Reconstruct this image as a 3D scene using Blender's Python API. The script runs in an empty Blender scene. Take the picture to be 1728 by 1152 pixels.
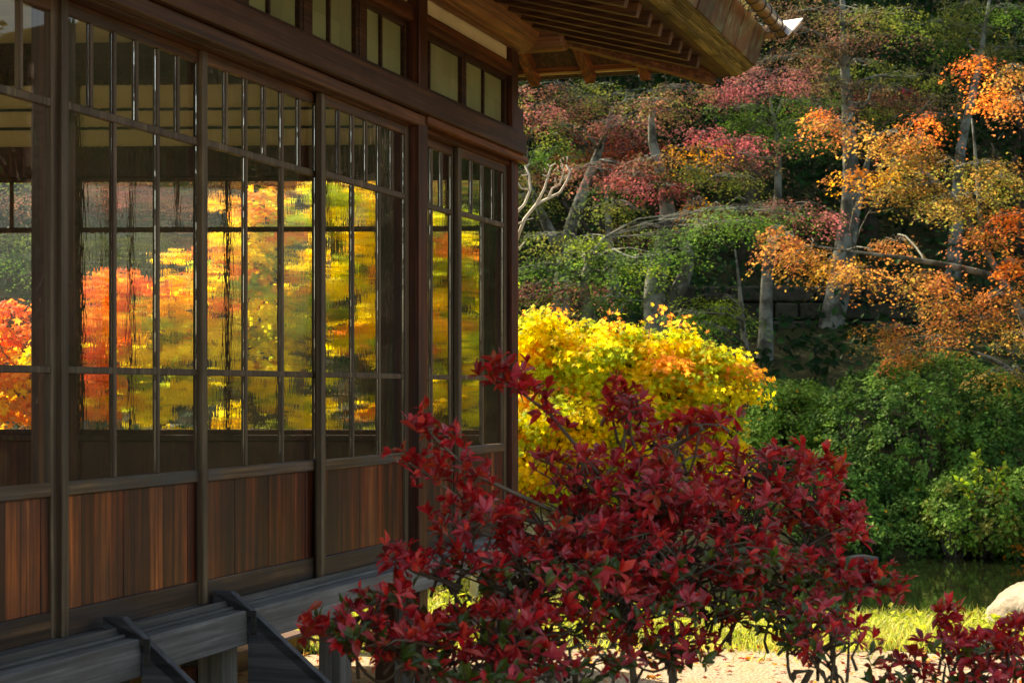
import bpy, math, random
import numpy as np
from mathutils import Matrix, Vector

# ---------------------------------------------------------------- camera, light, exposure
F = 3000.0                    # focal length in photograph pixels (1728 wide)
HOR = 658.0                   # horizon row
EYE = 1.35
TH = math.atan(956.0 / F)     # angle between view and facade
CT, ST = math.cos(TH), math.sin(TH)
PD = 2.737                    # distance camera - facade plane
SUN_DIR = Vector((-0.52, 0.56, 0.65)).normalized()   # towards the sun

scene = bpy.context.scene
COL = scene.collection
cam_d = bpy.data.cameras.new("camera")
cam = bpy.data.objects.new("camera", cam_d)
COL.objects.link(cam)
cam.location = (0, 0, EYE)
cam.rotation_euler = (math.radians(90), 0, 0)
cam_d.sensor_width = 36.0
cam_d.lens = 36.0 * F / 1728.0
cam_d.shift_y = (HOR - 576.0) / 1728.0
cam_d.clip_start = 0.05
cam_d.clip_end = 400.0
cam_d.dof.use_dof = True
cam_d.dof.focus_distance = 7.0
cam_d.dof.aperture_fstop = 9.0
scene.camera = cam

world = bpy.data.worlds.new("World")
scene.world = world
world.use_nodes = True
wn = world.node_tree
wn.nodes.clear()
sky = wn.nodes.new("ShaderNodeTexSky")
sky.sky_type = 'NISHITA'
sky.sun_disc = False
sky.sun_elevation = math.asin(SUN_DIR.z)
sky.sun_rotation = math.atan2(SUN_DIR.x, SUN_DIR.y)
sky.air_density = 1.0
sky.dust_density = 3.0
bg = wn.nodes.new("ShaderNodeBackground")
bg.inputs[1].default_value = 0.15
wo = wn.nodes.new("ShaderNodeOutputWorld")
wn.links.new(sky.outputs[0], bg.inputs[0])
wn.links.new(bg.outputs[0], wo.inputs[0])

sd = bpy.data.lights.new("sun", 'SUN')
sd.energy = 5.0
sd.angle = math.radians(0.5)
sd.color = (1.0, 0.94, 0.84)
sun = bpy.data.objects.new("sun", sd)
COL.objects.link(sun)
sun.location = SUN_DIR * 60
sun.rotation_euler = (-SUN_DIR).to_track_quat('-Z', 'Y').to_euler()

scene.view_settings.view_transform = 'Standard'
scene.view_settings.look = 'None'
scene.view_settings.exposure = 1.55
scene.view_settings.gamma = 1.0
scene.view_settings.use_white_balance = True
scene.view_settings.white_balance_temperature = 8800
scene.view_settings.white_balance_tint = 6
scene.cycles.use_denoising = True
scene.cycles.max_bounces = 12
scene.cycles.transmission_bounces = 12
scene.cycles.transparent_max_bounces = 16
scene.cycles.sample_clamp_indirect = 6.0

rng = np.random.default_rng(7)
random.seed(7)


# ---------------------------------------------------------------- helpers
def tag(o, label=None, cat=None, group=None, kind=None):
    if label: o['label'] = label
    if cat: o['category'] = cat
    if group: o['group'] = group
    if kind: o['kind'] = kind
    return o


def empty(name, loc=(0, 0, 0), rz=0.0):
    o = bpy.data.objects.new(name, None)
    o.empty_display_size = 0.2
    COL.objects.link(o)
    o.location = loc
    o.rotation_euler = (0, 0, rz)
    return o


def at(px, py, Y):
    """photograph pixel at a given distance -> world point"""
    return np.array([(px - 864.0) / F * Y, Y, (HOR - py) / F * Y + EYE])


def s_of(px, e=0.0):
    """position along the facade of a pixel column seen on the plane e in front of the sashes"""
    Y = 8613.0 * ((PD - e) / PD) / (1820.0 - px)
    X = (px - 864.0) / F * Y
    return X * ST + Y * CT


def fold(a, b, x):
    t = np.clip((x - a) / (b - a), 0, 1)
    return t * t * (3 - 2 * t)


def terrain(x, y):
    x = np.asarray(x, float); y = np.asarray(y, float)
    r = ((x - 8.4) / 8.0) ** 2 + ((y - 14.15) / 3.95) ** 2
    h = -0.95 * (1 - fold(0.62, 1.3, r))
    hill = 0.25 * np.maximum(y - 18.8, 0) + 0.4 * fold(18, 22, y) + .42 * np.maximum(y - 33, 0)
    hill = np.minimum(hill, 17.0)
    right = 0.22 * np.maximum(x - 15, 0)
    h = h + np.maximum(hill, np.minimum(right, 7))
    h = h + 0.03 * np.sin(x * 1.3 + y * .7) * fold(9, 12, y) + 0.12 * np.sin(x * .5 + 2) * np.sin(y * .43) * fold(19, 24, y)
    return h


class MB:
    """collects boxes, bars and tubes; build() links them as ONE mesh object"""
    def __init__(self, xf=None):
        self.v = []; self.f = []; self.c = []; self.xf = xf; self.col = (1, 1, 1)

    def pts(self, P):
        n = len(self.v)
        for p in P:
            self.v.append(tuple(self.xf(p)) if self.xf else tuple(p))
            self.c.append(self.col)
        return n

    def face(self, *idx):
        self.f.append(tuple(idx))

    def hexa(self, P, flip=False):
        n = self.pts(P)
        for q in ((0, 3, 2, 1), (4, 5, 6, 7), (0, 1, 5, 4), (1, 2, 6, 5), (2, 3, 7, 6), (3, 0, 4, 7)):
            self.f.append(tuple(n + i for i in q))

    def box(self, a0, a1, b0, b1, c0, c1):
        self.hexa([(a0, b0, c0), (a1, b0, c0), (a1, b1, c0), (a0, b1, c0), (a0, b0, c1), (a1, b0, c1), (a1, b1, c1), (a0, b1, c1)])

    def beam(self, p, q, w, h, up=(0, 0, 1)):
        p = Vector(p); q = Vector(q); d = (q - p).normalized()
        u = Vector(up); r = d.cross(u).normalized() * (w / 2); u = r.cross(d).normalized() * (h / 2)
        self.hexa([p - r - u, p + r - u, p + r + u, p - r + u, q - r - u, q + r - u, q + r + u, q - r + u])

    def tube(self, path, radii, n=7, caps=True):
        path = [Vector(p) for p in path]
        if not hasattr(radii, '__len__'): radii = [radii] * len(path)
        prev = None; rings = []
        for i, p in enumerate(path):
            d = (path[min(i + 1, len(path) - 1)] - path[max(i - 1, 0)])
            if d.length < 1e-9: d = Vector((0, 0, 1))
            d.normalize()
            a = prev if prev is not None else (Vector((1, 0, 0)) if abs(d.x) < .8 else Vector((0, 1, 0)))
            a = (a - d * a.dot(d))
            if a.length < 1e-6: a = d.orthogonal()
            a.normalize(); prev = a; b = d.cross(a)
            rings.append(self.pts([p + (a * math.cos(2 * math.pi * k / n) + b * math.sin(2 * math.pi * k / n)) * radii[i] for k in range(n)]))
        for i in range(len(rings) - 1):
            r0, r1 = rings[i], rings[i + 1]
            for k in range(n):
                k2 = (k + 1) % n
                self.f.append((r0 + k, r0 + k2, r1 + k2, r1 + k))
        if caps:
            self.f.append(tuple(rings[0] + k for k in reversed(range(n))))
            self.f.append(tuple(rings[-1] + k for k in range(n)))

    def build(self, name, mat, parent=None, bevel=0.0, smooth=False, loc=None):
        me = bpy.data.meshes.new(name)
        vs = self.v
        if self.xf:                            # the wall frames are mirrored: turn the faces outwards again
            self.f = [tuple(reversed(q)) for q in self.f]
        if loc is not None:
            vs = [(a - loc[0], b - loc[1], c - loc[2]) for a, b, c in vs]
        me.from_pydata(vs, [], self.f)
        ca = me.color_attributes.new("Col", 'FLOAT_COLOR', 'POINT')
        arr = np.ones((len(self.v), 4), np.float32)
        arr[:, :3] = np.array(self.c, np.float32).reshape(-1, 3)
        ca.data.foreach_set("color", arr.ravel())
        if smooth:
            me.polygons.foreach_set("use_smooth", [True] * len(me.polygons))
        me.materials.append(mat)
        me.update()
        o = bpy.data.objects.new(name, me)
        COL.objects.link(o)
        if parent: o.parent = parent
        if loc is not None: o.location = loc
        if bevel > 0:
            m = o.modifiers.new("bevel", 'BEVEL'); m.width = bevel; m.segments = 1; m.limit_method = 'ANGLE'
            m.angle_limit = math.radians(50)
        return o


def np_mesh(name, V, Fc, col, mat, parent=None, smooth=False):
    me = bpy.data.meshes.new(name)
    nv = len(V); nf, k = Fc.shape
    me.vertices.add(nv); me.vertices.foreach_set("co", V.astype(np.float32).ravel())
    me.loops.add(nf * k); me.loops.foreach_set("vertex_index", Fc.astype(np.int32).ravel())
    me.polygons.add(nf)
    me.polygons.foreach_set("loop_start", np.arange(0, nf * k, k, dtype=np.int32))
    me.polygons.foreach_set("loop_total", np.full(nf, k, np.int32))
    me.polygons.foreach_set("use_smooth", np.full(nf, smooth))
    me.update(calc_edges=True)
    ca = me.color_attributes.new("Col", 'FLOAT_COLOR', 'POINT')
    a = np.ones((nv, 4), np.float32); a[:, :3] = col
    ca.data.foreach_set("color", a.ravel())
    me.materials.append(mat)
    o = bpy.data.objects.new(name, me)
    COL.objects.link(o)
    if parent: o.parent = parent
    return o


def norm(a):
    return a / np.maximum(np.linalg.norm(a, axis=-1, keepdims=True), 1e-9)


def star(lobes, droop=-.12):
    pts = [(0, 0, .04)]
    for ang, r in lobes:
        t = math.radians(ang)
        pts.append((r * math.sin(t), r * math.cos(t), droop * r * r))
    n = len(lobes)
    return np.array(pts), np.array([(0, 1 + (i + 1) % n, 1 + i) for i in range(n)])

L_MAPLE = star([(0, 1), (24, .42), (50, .9), (78, .38), (108, .62), (180, .16), (-108, .62), (-78, .38), (-50, .9), (-24, .42)])
L_TRI = star([(0, 1), (36, .45), (72, .85), (180, .3), (-72, .85), (-36, .45)])
L_OVAL = (np.array([(0, 0, 0), (.3, .5, .06), (0, 1, -.05), (-.3, .5, .06)]), np.array([(0, 1, 2), (0, 2, 3)]))
L_OBOV = (np.array([(0, 0, 0), (0, .35, 0), (-.15, .35, .06), (.15, .35, .06), (0, .68, -.02), (-.2, .66, .06), (.2, .66, .06), (0, 1, -.12)]),
          np.array([(0, 3, 1), (0, 1, 2), (1, 3, 6), (1, 6, 4), (2, 1, 4), (2, 4, 5), (4, 6, 7), (5, 4, 7)]))


def leaf_mesh(name, P, T, N, size, col, shape, mat, parent=None):
    """one mesh of many small leaves: P places, T tip directions, N face normals"""
    tv, tf = shape
    N = norm(N); T = norm(T - N * (T * N).sum(1, keepdims=True)); B = np.cross(T, N)
    size = np.asarray(size).reshape(-1, 1, 1)
    V = P[:, None, :] + size * (tv[None, :, 0:1] * B[:, None] + tv[None, :, 1:2] * T[:, None] + tv[None, :, 2:3] * N[:, None])
    n, k = len(P), len(tv)
    Fc = (tf[None] + (np.arange(n) * k)[:, None, None]).reshape(-1, 3)
    return np_mesh(name, V.reshape(-1, 3), Fc, np.repeat(col, k, 0), mat, parent)


# ---------------------------------------------------------------- materials
def new_mat(name):
    m = bpy.data.materials.new(name); m.use_nodes = True
    nt = m.node_tree; nt.nodes.clear()
    out = nt.nodes.new("ShaderNodeOutputMaterial")
    return m, nt, out


def N_(nt, t, **kw):
    n = nt.nodes.new(t)
    for k, v in kw.items(): setattr(n, k, v)
    return n


def ramp(nt, src, stops):
    r = N_(nt, "ShaderNodeValToRGB")
    el = r.color_ramp.elements
    while len(el) < len(stops): el.new(0.5)
    for e, (p, c) in zip(el, stops):
        e.position = p; e.color = (c[0], c[1], c[2], 1)
    nt.links.new(src, r.inputs[0])
    return r.outputs[0]


def noise(nt, vec, scale, detail=4, rough=.55, sc=(1, 1, 1)):
    mp = N_(nt, "ShaderNodeMapping"); mp.inputs['Scale'].default_value = sc
    nt.links.new(vec, mp.inputs[0])
    n = N_(nt, "ShaderNodeTexNoise"); n.inputs['Scale'].default_value = scale
    n.inputs['Detail'].default_value = detail; n.inputs['Roughness'].default_value = rough
    nt.links.new(mp.outputs[0], n.inputs[0])
    return n.outputs[0]


def mixc(nt, fac, a, b, mode='MIX'):
    m = N_(nt, "ShaderNodeMix", data_type='RGBA', blend_type=mode)
    for sock, v in ((m.inputs[0], fac), (m.inputs[6], a), (m.inputs[7], b)):
        if isinstance(v, (int, float)): sock.default_value = v
        elif isinstance(v, tuple): sock.default_value = (v[0], v[1], v[2], 1)
        else: nt.links.new(v, sock)
    return m.outputs[2]


def attr(nt, name="Col"):
    a = N_(nt, "ShaderNodeAttribute"); a.attribute_name = name
    return a.outputs[0]


def principled(nt, out, col, rough=.6, spec=.3, bump=None, bstr=.3, bdist=.01):
    p = N_(nt, "ShaderNodeBsdfPrincipled")
    if isinstance(col, tuple): p.inputs['Base Color'].default_value = (*col, 1)
    else: nt.links.new(col, p.inputs['Base Color'])
    if isinstance(rough, (int, float)): p.inputs['Roughness'].default_value = rough
    else: nt.links.new(rough, p.inputs['Roughness'])
    p.inputs['Specular IOR Level'].default_value = spec
    if bump is not None:
        b = N_(nt, "ShaderNodeBump"); b.inputs['Strength'].default_value = bstr; b.inputs['Distance'].default_value = bdist
        nt.links.new(bump, b.inputs['Height']); nt.links.new(b.outputs[0], p.inputs['Normal'])
    nt.links.new(p.outputs[0], out.inputs[0])
    return p


def wood(name, dark, mid, light, axis='z', rough=.5, weather=None, wamt=.5, spec=.35, streak=.55):
    m, nt, out = new_mat(name)
    tc = N_(nt, "ShaderNodeTexCoord").outputs['Object']
    sc = {'x': (1.6, 42, 42), 'y': (42, 1.6, 42), 'z': (42, 42, 1.6)}[axis]
    g = noise(nt, tc, 1.0, 7, .62, sc)
    g3 = noise(nt, tc, 1.0, 3, .5, {'x': (.5, 90, 90), 'y': (90, .5, 90), 'z': (90, 90, .5)}[axis])
    c = ramp(nt, g, [(.34, dark), (.52, mid), (.68, light)])
    c = mixc(nt, 1.0, c, ramp(nt, g3, [(.36, (1 - streak,) * 3), (.62, (1 + streak * .45,) * 3)]), 'MULTIPLY')
    st = noise(nt, tc, 2.6, 5, .6)
    c = mixc(nt, ramp(nt, st, [(.35, (0, 0, 0)), (.7, (.6, .6, .6))]), c, dark)
    if weather:
        w = noise(nt, tc, 5.0, 6, .65, {'x': (.5, 2, 2), 'y': (2, .5, 2), 'z': (2, 2, .5)}[axis])
        f = ramp(nt, w, [(.42, (0, 0, 0)), (.62, (wamt,) * 3)])
        c = mixc(nt, f, c, weather)
    c = mixc(nt, 1.0, c, attr(nt), 'MULTIPLY')
    r = N_(nt, "ShaderNodeMapRange"); r.inputs[3].default_value = rough - .12; r.inputs[4].default_value = rough + .25
    nt.links.new(st, r.inputs[0])
    principled(nt, out, c, r.outputs[0], spec, g, .35, .004)
    return m


M = {}
M['post'] = wood("brown_post_wood", (.026, .007, .003), (.085, .020, .007), (.18, .046, .014), 'z', .45, (.045, .028, .018), .4)
M['beam'] = wood("brown_beam_wood", (.052, .016, .006), (.12, .040, .013), (.21, .076, .025), 'x', .44)
M['beam_dark'] = wood("dark_beam_wood", (.030, .011, .005), (.066, .024, .009), (.11, .042, .016), 'x', .5)
M['beam_y'] = wood("rafter_wood", (.07, .026, .010), (.15, .06, .022), (.26, .12, .045), 'y', .5)
M['sash'] = wood("weathered_sash_wood", (.045, .028, .016), (.13, .085, .047), (.235, .16, .092), 'z', .5, (.085, .05, .03), .6)
M['sash_x'] = wood("weathered_rail_wood", (.06, .03, .014), (.16, .085, .038), (.29, .17, .08), 'x', .5, (.06, .055, .055), .8)
M['boards'] = wood("stained_board_wood", (.022, .007, .004), (.14, .035, .010), (.33, .105, .026), 'z', .38, (.022, .011, .007), .45, .45, .5)
M['grey'] = wood("grey_weathered_wood", (.07, .067, .066), (.15, .145, .142), (.26, .25, .24), 'x', .6, (.07, .06, .05), .5, .25, .2)
M['grey_z'] = wood("grey_post_wood", (.05, .047, .046), (.11, .105, .10), (.19, .18, .17), 'z', .6, (.07, .06, .05), .5, .25, .25)
M['grey_y'] = wood("grey_step_wood", (.03, .032, .037), (.06, .063, .072), (.11, .115, .128), 'y', .55, (.05, .045, .04), .4, .3, .15)
M['floor'] = wood("floor_boards", (.05, .02, .009), (.10, .042, .018), (.17, .075, .03), 'x', .35)
m, nt, out = new_mat('straw_mat'); M['tatami'] = m
tc = N_(nt, 'ShaderNodeTexCoord').outputs['Object']
g = noise(nt, tc, 1, 4, .6, (200, 14, 14))
principled(nt, out, ramp(nt, g, [(.3, (.5, .42, .22)), (.7, (.66, .57, .33))]), .7, .2, g, .3, .002)
M['interior'] = wood("red_brown_interior_wood", (.05, .014, .007), (.11, .034, .015), (.17, .06, .025), 'z', .4)
M['log'] = wood("log_wood", (.10, .036, .012), (.22, .085, .028), (.34, .15, .055), 'x', .45)
M['log_y'] = wood("cross_log_wood", (.08, .028, .010), (.17, .065, .022), (.27, .115, .042), 'y', .45)
M['bamboo'] = wood("gutter_bamboo", (.09, .045, .015), (.2, .105, .038), (.3, .18, .07), 'x', .4)


def plaster(name, c, rough=.9):
    m, nt, out = new_mat(name)
    tc = N_(nt, "ShaderNodeTexCoord").outputs['Object']
    n1 = noise(nt, tc, 3, 6, .6); n2 = noise(nt, tc, 120, 3, .6)
    col = ramp(nt, n1, [(.3, tuple(x * .75 for x in c)), (.7, c)])
    principled(nt, out, col, rough, .15, n2, .3, .003)
    return m

M['plaster'] = plaster("cream_plaster", (.66, .55, .34))
M['plaster_in'] = plaster("ochre_plaster", (.84, .70, .40))
M['soffit'] = plaster("ochre_board", (.62, .48, .2))

# shingles cut at the eave: thin layers
m, nt, out = new_mat("shingle_layers"); M['shingle'] = m
tc = N_(nt, "ShaderNodeTexCoord").outputs['Object']
g = noise(nt, tc, 1, 5, .6, (3, 3, 260)); g2 = noise(nt, tc, 1, 4, .6, (28, 28, 5))
c = ramp(nt, g, [(.3, (.05, .03, .012)), (.5, (.17, .12, .04)), (.7, (.27, .2, .075))])
c = mixc(nt, ramp(nt, g2, [(.4, (0, 0, 0)), (.7, (.6, .6, .6))]), c, (.12, .11, .035))
c = mixc(nt, 1.0, c, attr(nt), 'MULTIPLY')
principled(nt, out, c, .85, .1, g, .6, .006)

# copper sheet fascia, brown with green bloom
m, nt, out = new_mat("aged_copper_sheet"); M['copper'] = m
tc = N_(nt, "ShaderNodeTexCoord").outputs['Object']
n1 = noise(nt, tc, 13, 7, .7, (1, 1, .4)); n2 = noise(nt, tc, 60, 5, .65, (1, 1, .12))
c = ramp(nt, n1, [(.34, (.07, .024, .010)), (.48, (.16, .060, .022)), (.54, (.12, .10, .045)), (.66, (.24, .26, .15))])
c = mixc(nt, ramp(nt, n2, [(.42, (0, 0, 0)), (.6, (.8, .8, .8))]), c, (.045, .026, .014))
c = mixc(nt, 1.0, c, attr(nt), 'MULTIPLY')
principled(nt, out, c, .55, .4, n2, .15, .003)

m, nt, out = new_mat("dark_iron"); M['iron'] = m
tc = N_(nt, "ShaderNodeTexCoord").outputs['Object']
principled(nt, out, ramp(nt, noise(nt, tc, 30, 4), [(.3, (.012, .012, .013)), (.7, (.05, .045, .04))]), .6, .4)
m, nt, out = new_mat("zinc_sheet"); M['zinc'] = m
tc = N_(nt, "ShaderNodeTexCoord").outputs['Object']
p = principled(nt, out, ramp(nt, noise(nt, tc, 12, 4), [(.3, (.6, .62, .64)), (.7, (.8, .81, .82))]), .45, .5)

# roof top shingles
m, nt, out = new_mat("bark_roof"); M['roof'] = m
tc = N_(nt, "ShaderNodeTexCoord").outputs['Object']
g = noise(nt, tc, 9, 7, .7)
principled(nt, out, ramp(nt, g, [(.3, (.04, .03, .02)), (.7, (.13, .10, .065))]), .9, .1, g, .7, .03)

# frosted clerestory
m, nt, out = new_mat("paper_backed_glass"); M['frost'] = m
tc = N_(nt, "ShaderNodeTexCoord").outputs['Object']
n1 = noise(nt, tc, 2.5, 4, .5); wv = noise(nt, tc, 1, 3, .5, (60, 8, 3))
c = ramp(nt, n1, [(.3, (.19, .20, .095)), (.7, (.29, .295, .155))])
c = mixc(nt, 1.0, c, attr(nt), 'MULTIPLY')
principled(nt, out, c, .16, .5, wv, .25, .002)

# old wavy window glass: the bump makes the far trees waver
def glass(name):
    m, nt, out = new_mat(name)
    tc = N_(nt, "ShaderNodeTexCoord").outputs['Object']
    at_ = N_(nt, "ShaderNodeAttribute"); at_.attribute_name = "Col"
    sep = N_(nt, "ShaderNodeSeparateColor"); nt.links.new(at_.outputs[0], sep.inputs[0])
    off = N_(nt, "ShaderNodeCombineXYZ")
    mu = N_(nt, "ShaderNodeMath", operation='MULTIPLY'); mu.inputs[1].default_value = 37.0
    nt.links.new(sep.outputs[1], mu.inputs[0]); nt.links.new(mu.outputs[0], off.inputs[1])
    ad = N_(nt, "ShaderNodeVectorMath", operation='ADD'); nt.links.new(tc, ad.inputs[0]); nt.links.new(off.outputs[0], ad.inputs[1])
    a = noise(nt, ad.outputs[0], 1, 2.0, .5, (12, 3, 5)); b = noise(nt, ad.outputs[0], 1, 2, .5, (32, 3, 9))
    w = N_(nt, "ShaderNodeMath", operation='MULTIPLY_ADD'); w.inputs[1].default_value = .3
    nt.links.new(b, w.inputs[0]); nt.links.new(a, w.inputs[2])
    bm = N_(nt, "ShaderNodeBump"); bm.inputs['Distance'].default_value = .0010
    nt.links.new(sep.outputs[0], bm.inputs['Strength']); nt.links.new(w.outputs[0], bm.inputs['Height'])
    gl = N_(nt, "ShaderNodeBsdfGlass"); gl.inputs['Color'].default_value = (1, .995, .98, 1)
    gl.inputs['Roughness'].default_value = 0; gl.inputs['IOR'].default_value = 1.5
    nt.links.new(bm.outputs[0], gl.inputs['Normal']); nt.links.new(gl.outputs[0], out.inputs[0])
    return m
M['glass'] = glass("old_wavy_glass")
m, nt, out = new_mat("clear_window_glass"); M['clear'] = m
lw = N_(nt, "ShaderNodeLayerWeight"); lw.inputs[0].default_value = .5
pw = N_(nt, "ShaderNodeMath", operation='POWER'); pw.inputs[1].default_value = 5; nt.links.new(lw.outputs[1], pw.inputs[0])
fr = N_(nt, "ShaderNodeMath", operation='MULTIPLY_ADD'); fr.inputs[1].default_value = .9; fr.inputs[2].default_value = .07; nt.links.new(pw.outputs[0], fr.inputs[0])
tr = N_(nt, "ShaderNodeBsdfTransparent"); tr.inputs[0].default_value = (.99, .99, .97, 1)
gs = N_(nt, "ShaderNodeBsdfGlossy"); gs.inputs['Roughness'].default_value = 0.0
mx = N_(nt, "ShaderNodeMixShader")
nt.links.new(fr.outputs[0], mx.inputs[0]); nt.links.new(tr.outputs[0], mx.inputs[1]); nt.links.new(gs.outputs[0], mx.inputs[2])
nt.links.new(mx.outputs[0], out.inputs[0])


def leafmat(name, trans=.5, rough=.55, spec=.2, boost=1.25):
    m, nt, out = new_mat(name)
    c = attr(nt)
    p = N_(nt, "ShaderNodeBsdfPrincipled"); nt.links.new(c, p.inputs['Base Color'])
    p.inputs['Roughness'].default_value = rough; p.inputs['Specular IOR Level'].default_value = spec
    t = N_(nt, "ShaderNodeBsdfTranslucent")
    nt.links.new(mixc(nt, 1.0, c, (boost, boost, boost), 'MULTIPLY'), t.inputs[0])
    mx = N_(nt, "ShaderNodeMixShader"); mx.inputs[0].default_value = trans
    nt.links.new(p.outputs[0], mx.inputs[1]); nt.links.new(t.outputs[0], mx.inputs[2]); nt.links.new(mx.outputs[0], out.inputs[0])
    return m
M['leaf'] = leafmat("maple_leaves", .64, .6, .10, 1.3)
M['leaf_red'] = leafmat("red_glossy_leaves", .42, .3, .55, 1.4)
M['leaf_green'] = leafmat("evergreen_leaves", .2, .6, .06)
M['grass'] = leafmat("grass_blades", .45, .5, .3)


def bark(name, a, b, lich, lamt):
    m, nt, out = new_mat(name)
    tc = N_(nt, "ShaderNodeTexCoord").outputs['Object']
    n1 = noise(nt, tc, 12, 6, .65, (1, 1, .3)); n2 = noise(nt, tc, 5, 5, .6)
    c = ramp(nt, n1, [(.3, a), (.7, b)])
    c = mixc(nt, ramp(nt, n2, [(.44, (0, 0, 0)), (.56, (lamt,) * 3)]), c, lich)
    principled(nt, out, c, .85, .15, n1, .6, .02)
    return m
M['bark'] = bark("lichen_bark", (.035, .034, .026), (.095, .095, .075), (.2, .21, .18), .85)
M['twig'] = bark("dark_twigs", (.035, .026, .02), (.09, .07, .055), (.16, .15, .13), .4)
M['stem'] = bark("brown_stems", (.05, .032, .022), (.12, .085, .055), (.2, .18, .14), .5)
M['pale'] = bark("pale_bare_bark", (.38, .33, .26), (.62, .55, .45), (.7, .65, .56), .5)

m, nt, out = new_mat("forest_floor"); M['ground'] = m
tc = N_(nt, "ShaderNodeTexCoord").outputs['Object']
n1 = noise(nt, tc, .7, 6, .6); n2 = noise(nt, tc, 14, 6, .7)
c = ramp(nt, n1, [(.35, (.015, .018, .007)), (.55, (.024, .032, .010)), (.7, (.035, .026, .013))])
c = mixc(nt, ramp(nt, n2, [(.45, (0, 0, 0)), (.65, (.8, .8, .8))]), c, (.038, .028, .014))
principled(nt, out, c, .95, .1, n2, .8, .05)
m, nt, out = new_mat("pale_gravel"); M['gravel'] = m
tc = N_(nt, "ShaderNodeTexCoord").outputs['Object']
vo = N_(nt, "ShaderNodeTexVoronoi"); vo.inputs['Scale'].default_value = 55; nt.links.new(tc, vo.inputs[0])
n2 = noise(nt, tc, 4, 5, .6); n3 = noise(nt, tc, 70, 3, .6)
c = ramp(nt, n3, [(.3, (.17, .13, .09)), (.7, (.36, .30, .225))])
c = mixc(nt, ramp(nt, n2, [(.45, (0, 0, 0)), (.7, (.6, .6, .6))]), c, (.30, .2, .085))
principled(nt, out, c, .9, .2, vo.outputs[0], .6, .012)
m, nt, out = new_mat("pond_water"); M['water'] = m
tc = N_(nt, "ShaderNodeTexCoord").outputs['Object']
w = noise(nt, tc, 1, 3, .5, (2.2, 6, 1))
p = principled(nt, out, (.005, .008, .003), .015, .5, w, .06, .02)
p.inputs['IOR'].default_value = 1.33
m, nt, out = new_mat("pale_granite"); M['rock'] = m
tc = N_(nt, "ShaderNodeTexCoord").outputs['Object']
n1 = noise(nt, tc, 5, 8, .7); n2 = noise(nt, tc, 60, 4, .7)
c = ramp(nt, n1, [(.3, (.14, .11, .08)), (.5, (.30, .25, .195)), (.7, (.42, .36, .29))])
c = mixc(nt, ramp(nt, n2, [(.5, (0, 0, 0)), (.7, (.5, .5, .5))]), c, (.12, .10, .08))
principled(nt, out, c, .9, .2, n1, .7, .05)
m, nt, out = new_mat("dark_wall_stone"); M['stone'] = m
tc = N_(nt, "ShaderNodeTexCoord").outputs['Object']
n1 = noise(nt, tc, 7, 7, .7)
c = ramp(nt, n1, [(.3, (.018, .018, .012)), (.6, (.05, .047, .034)), (.8, (.08, .076, .055))])
c = mixc(nt, 1.0, c, attr(nt), 'MULTIPLY')
principled(nt, out, c, .9, .15, n1, .7, .03)

# ---------------------------------------------------------------- ground, pond, gravel
ys = np.concatenate([np.arange(-12, 8, 2.0), np.arange(8, 24, .3), np.arange(24, 90, 1.5)])
xs = np.concatenate([np.arange(-60, -8, 3.0), np.arange(-8, 22, .4), np.arange(22, 61, 3.0)])
gx, gy = np.meshgrid(xs, ys)
gz = terrain(gx, gy)
V = np.stack([gx, gy, gz], -1).reshape(-1, 3)
ny, nx = gx.shape
ii = (np.arange(ny - 1)[:, None] * nx + np.arange(nx - 1)[None]).ravel()
Fq = np.stack([ii, ii + 1, ii + nx + 1, ii + nx], 1)
tag(np_mesh("ground", V, Fq, np.ones((len(V), 3)), M['ground'], smooth=True), kind='structure')

b = MB()
n = b.pts([(-.6, 9.7, -.30), (18, 9.7, -.30), (18, 19.5, -.30), (-.6, 19.5, -.30)]); b.face(n, n + 1, n + 2, n + 3)
tag(b.build("pond", M['water']), kind='structure')
b = MB()
gp = []
for k in range(40):
    x = -9 + k * .6
    gp.append((x, 9.15 + .14 * math.sin(x * 1.7) + .09 * math.sin(x * 4.1 + 1)))
n = b.pts([(x, -8, .006) for x, y in gp] + [(x, y, .006) for x, y in gp])
for k in range(39): b.face(n + k, n + k + 1, n + 40 + k + 1, n + 40 + k)
tag(b.build("gravel_path", M['gravel']), kind='structure')

# ---------------------------------------------------------------- the tea house
house = empty("tea_house", (-PD * CT, PD * ST, 0), math.pi / 2 - TH)
tag(house, "old wooden tea house with a glazed facade under deep eaves", "house")
HM = Matrix.Translation((-PD * CT, PD * ST, 0)) @ Matrix.Rotation(math.pi / 2 - TH, 4, 'Z')
HMI = HM.inverted()


def fa(p):                                   # facade frame: (s along, e outwards, z above the eye)
    return (p[0], -p[1], p[2] + EYE)

W0 = np.array([-.03, 8.985]); WD = np.array([-.9990, .0436]); WO = np.array([.0436, .9990])
def ew(p):                                   # end wall frame: (t leftwards from the corner, d outwards, z)
    q = W0 + p[0] * WD + p[1] * WO
    return tuple(HMI @ Vector((q[0], q[1], p[2] + EYE)))

Z_SILL, Z_BR, Z_BOARD, Z_GL, Z_MID, Z_TR, Z_TOP = -.705, -.628, -.303, -.262, .058, .815, 1.075
def jit(c=1.0, a=.12):
    k = c * (1 + rng.uniform(-a, a)); return (k, k * (1 + rng.uniform(-.03, .03)), k * (1 + rng.uniform(-.04, .04)))


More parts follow.
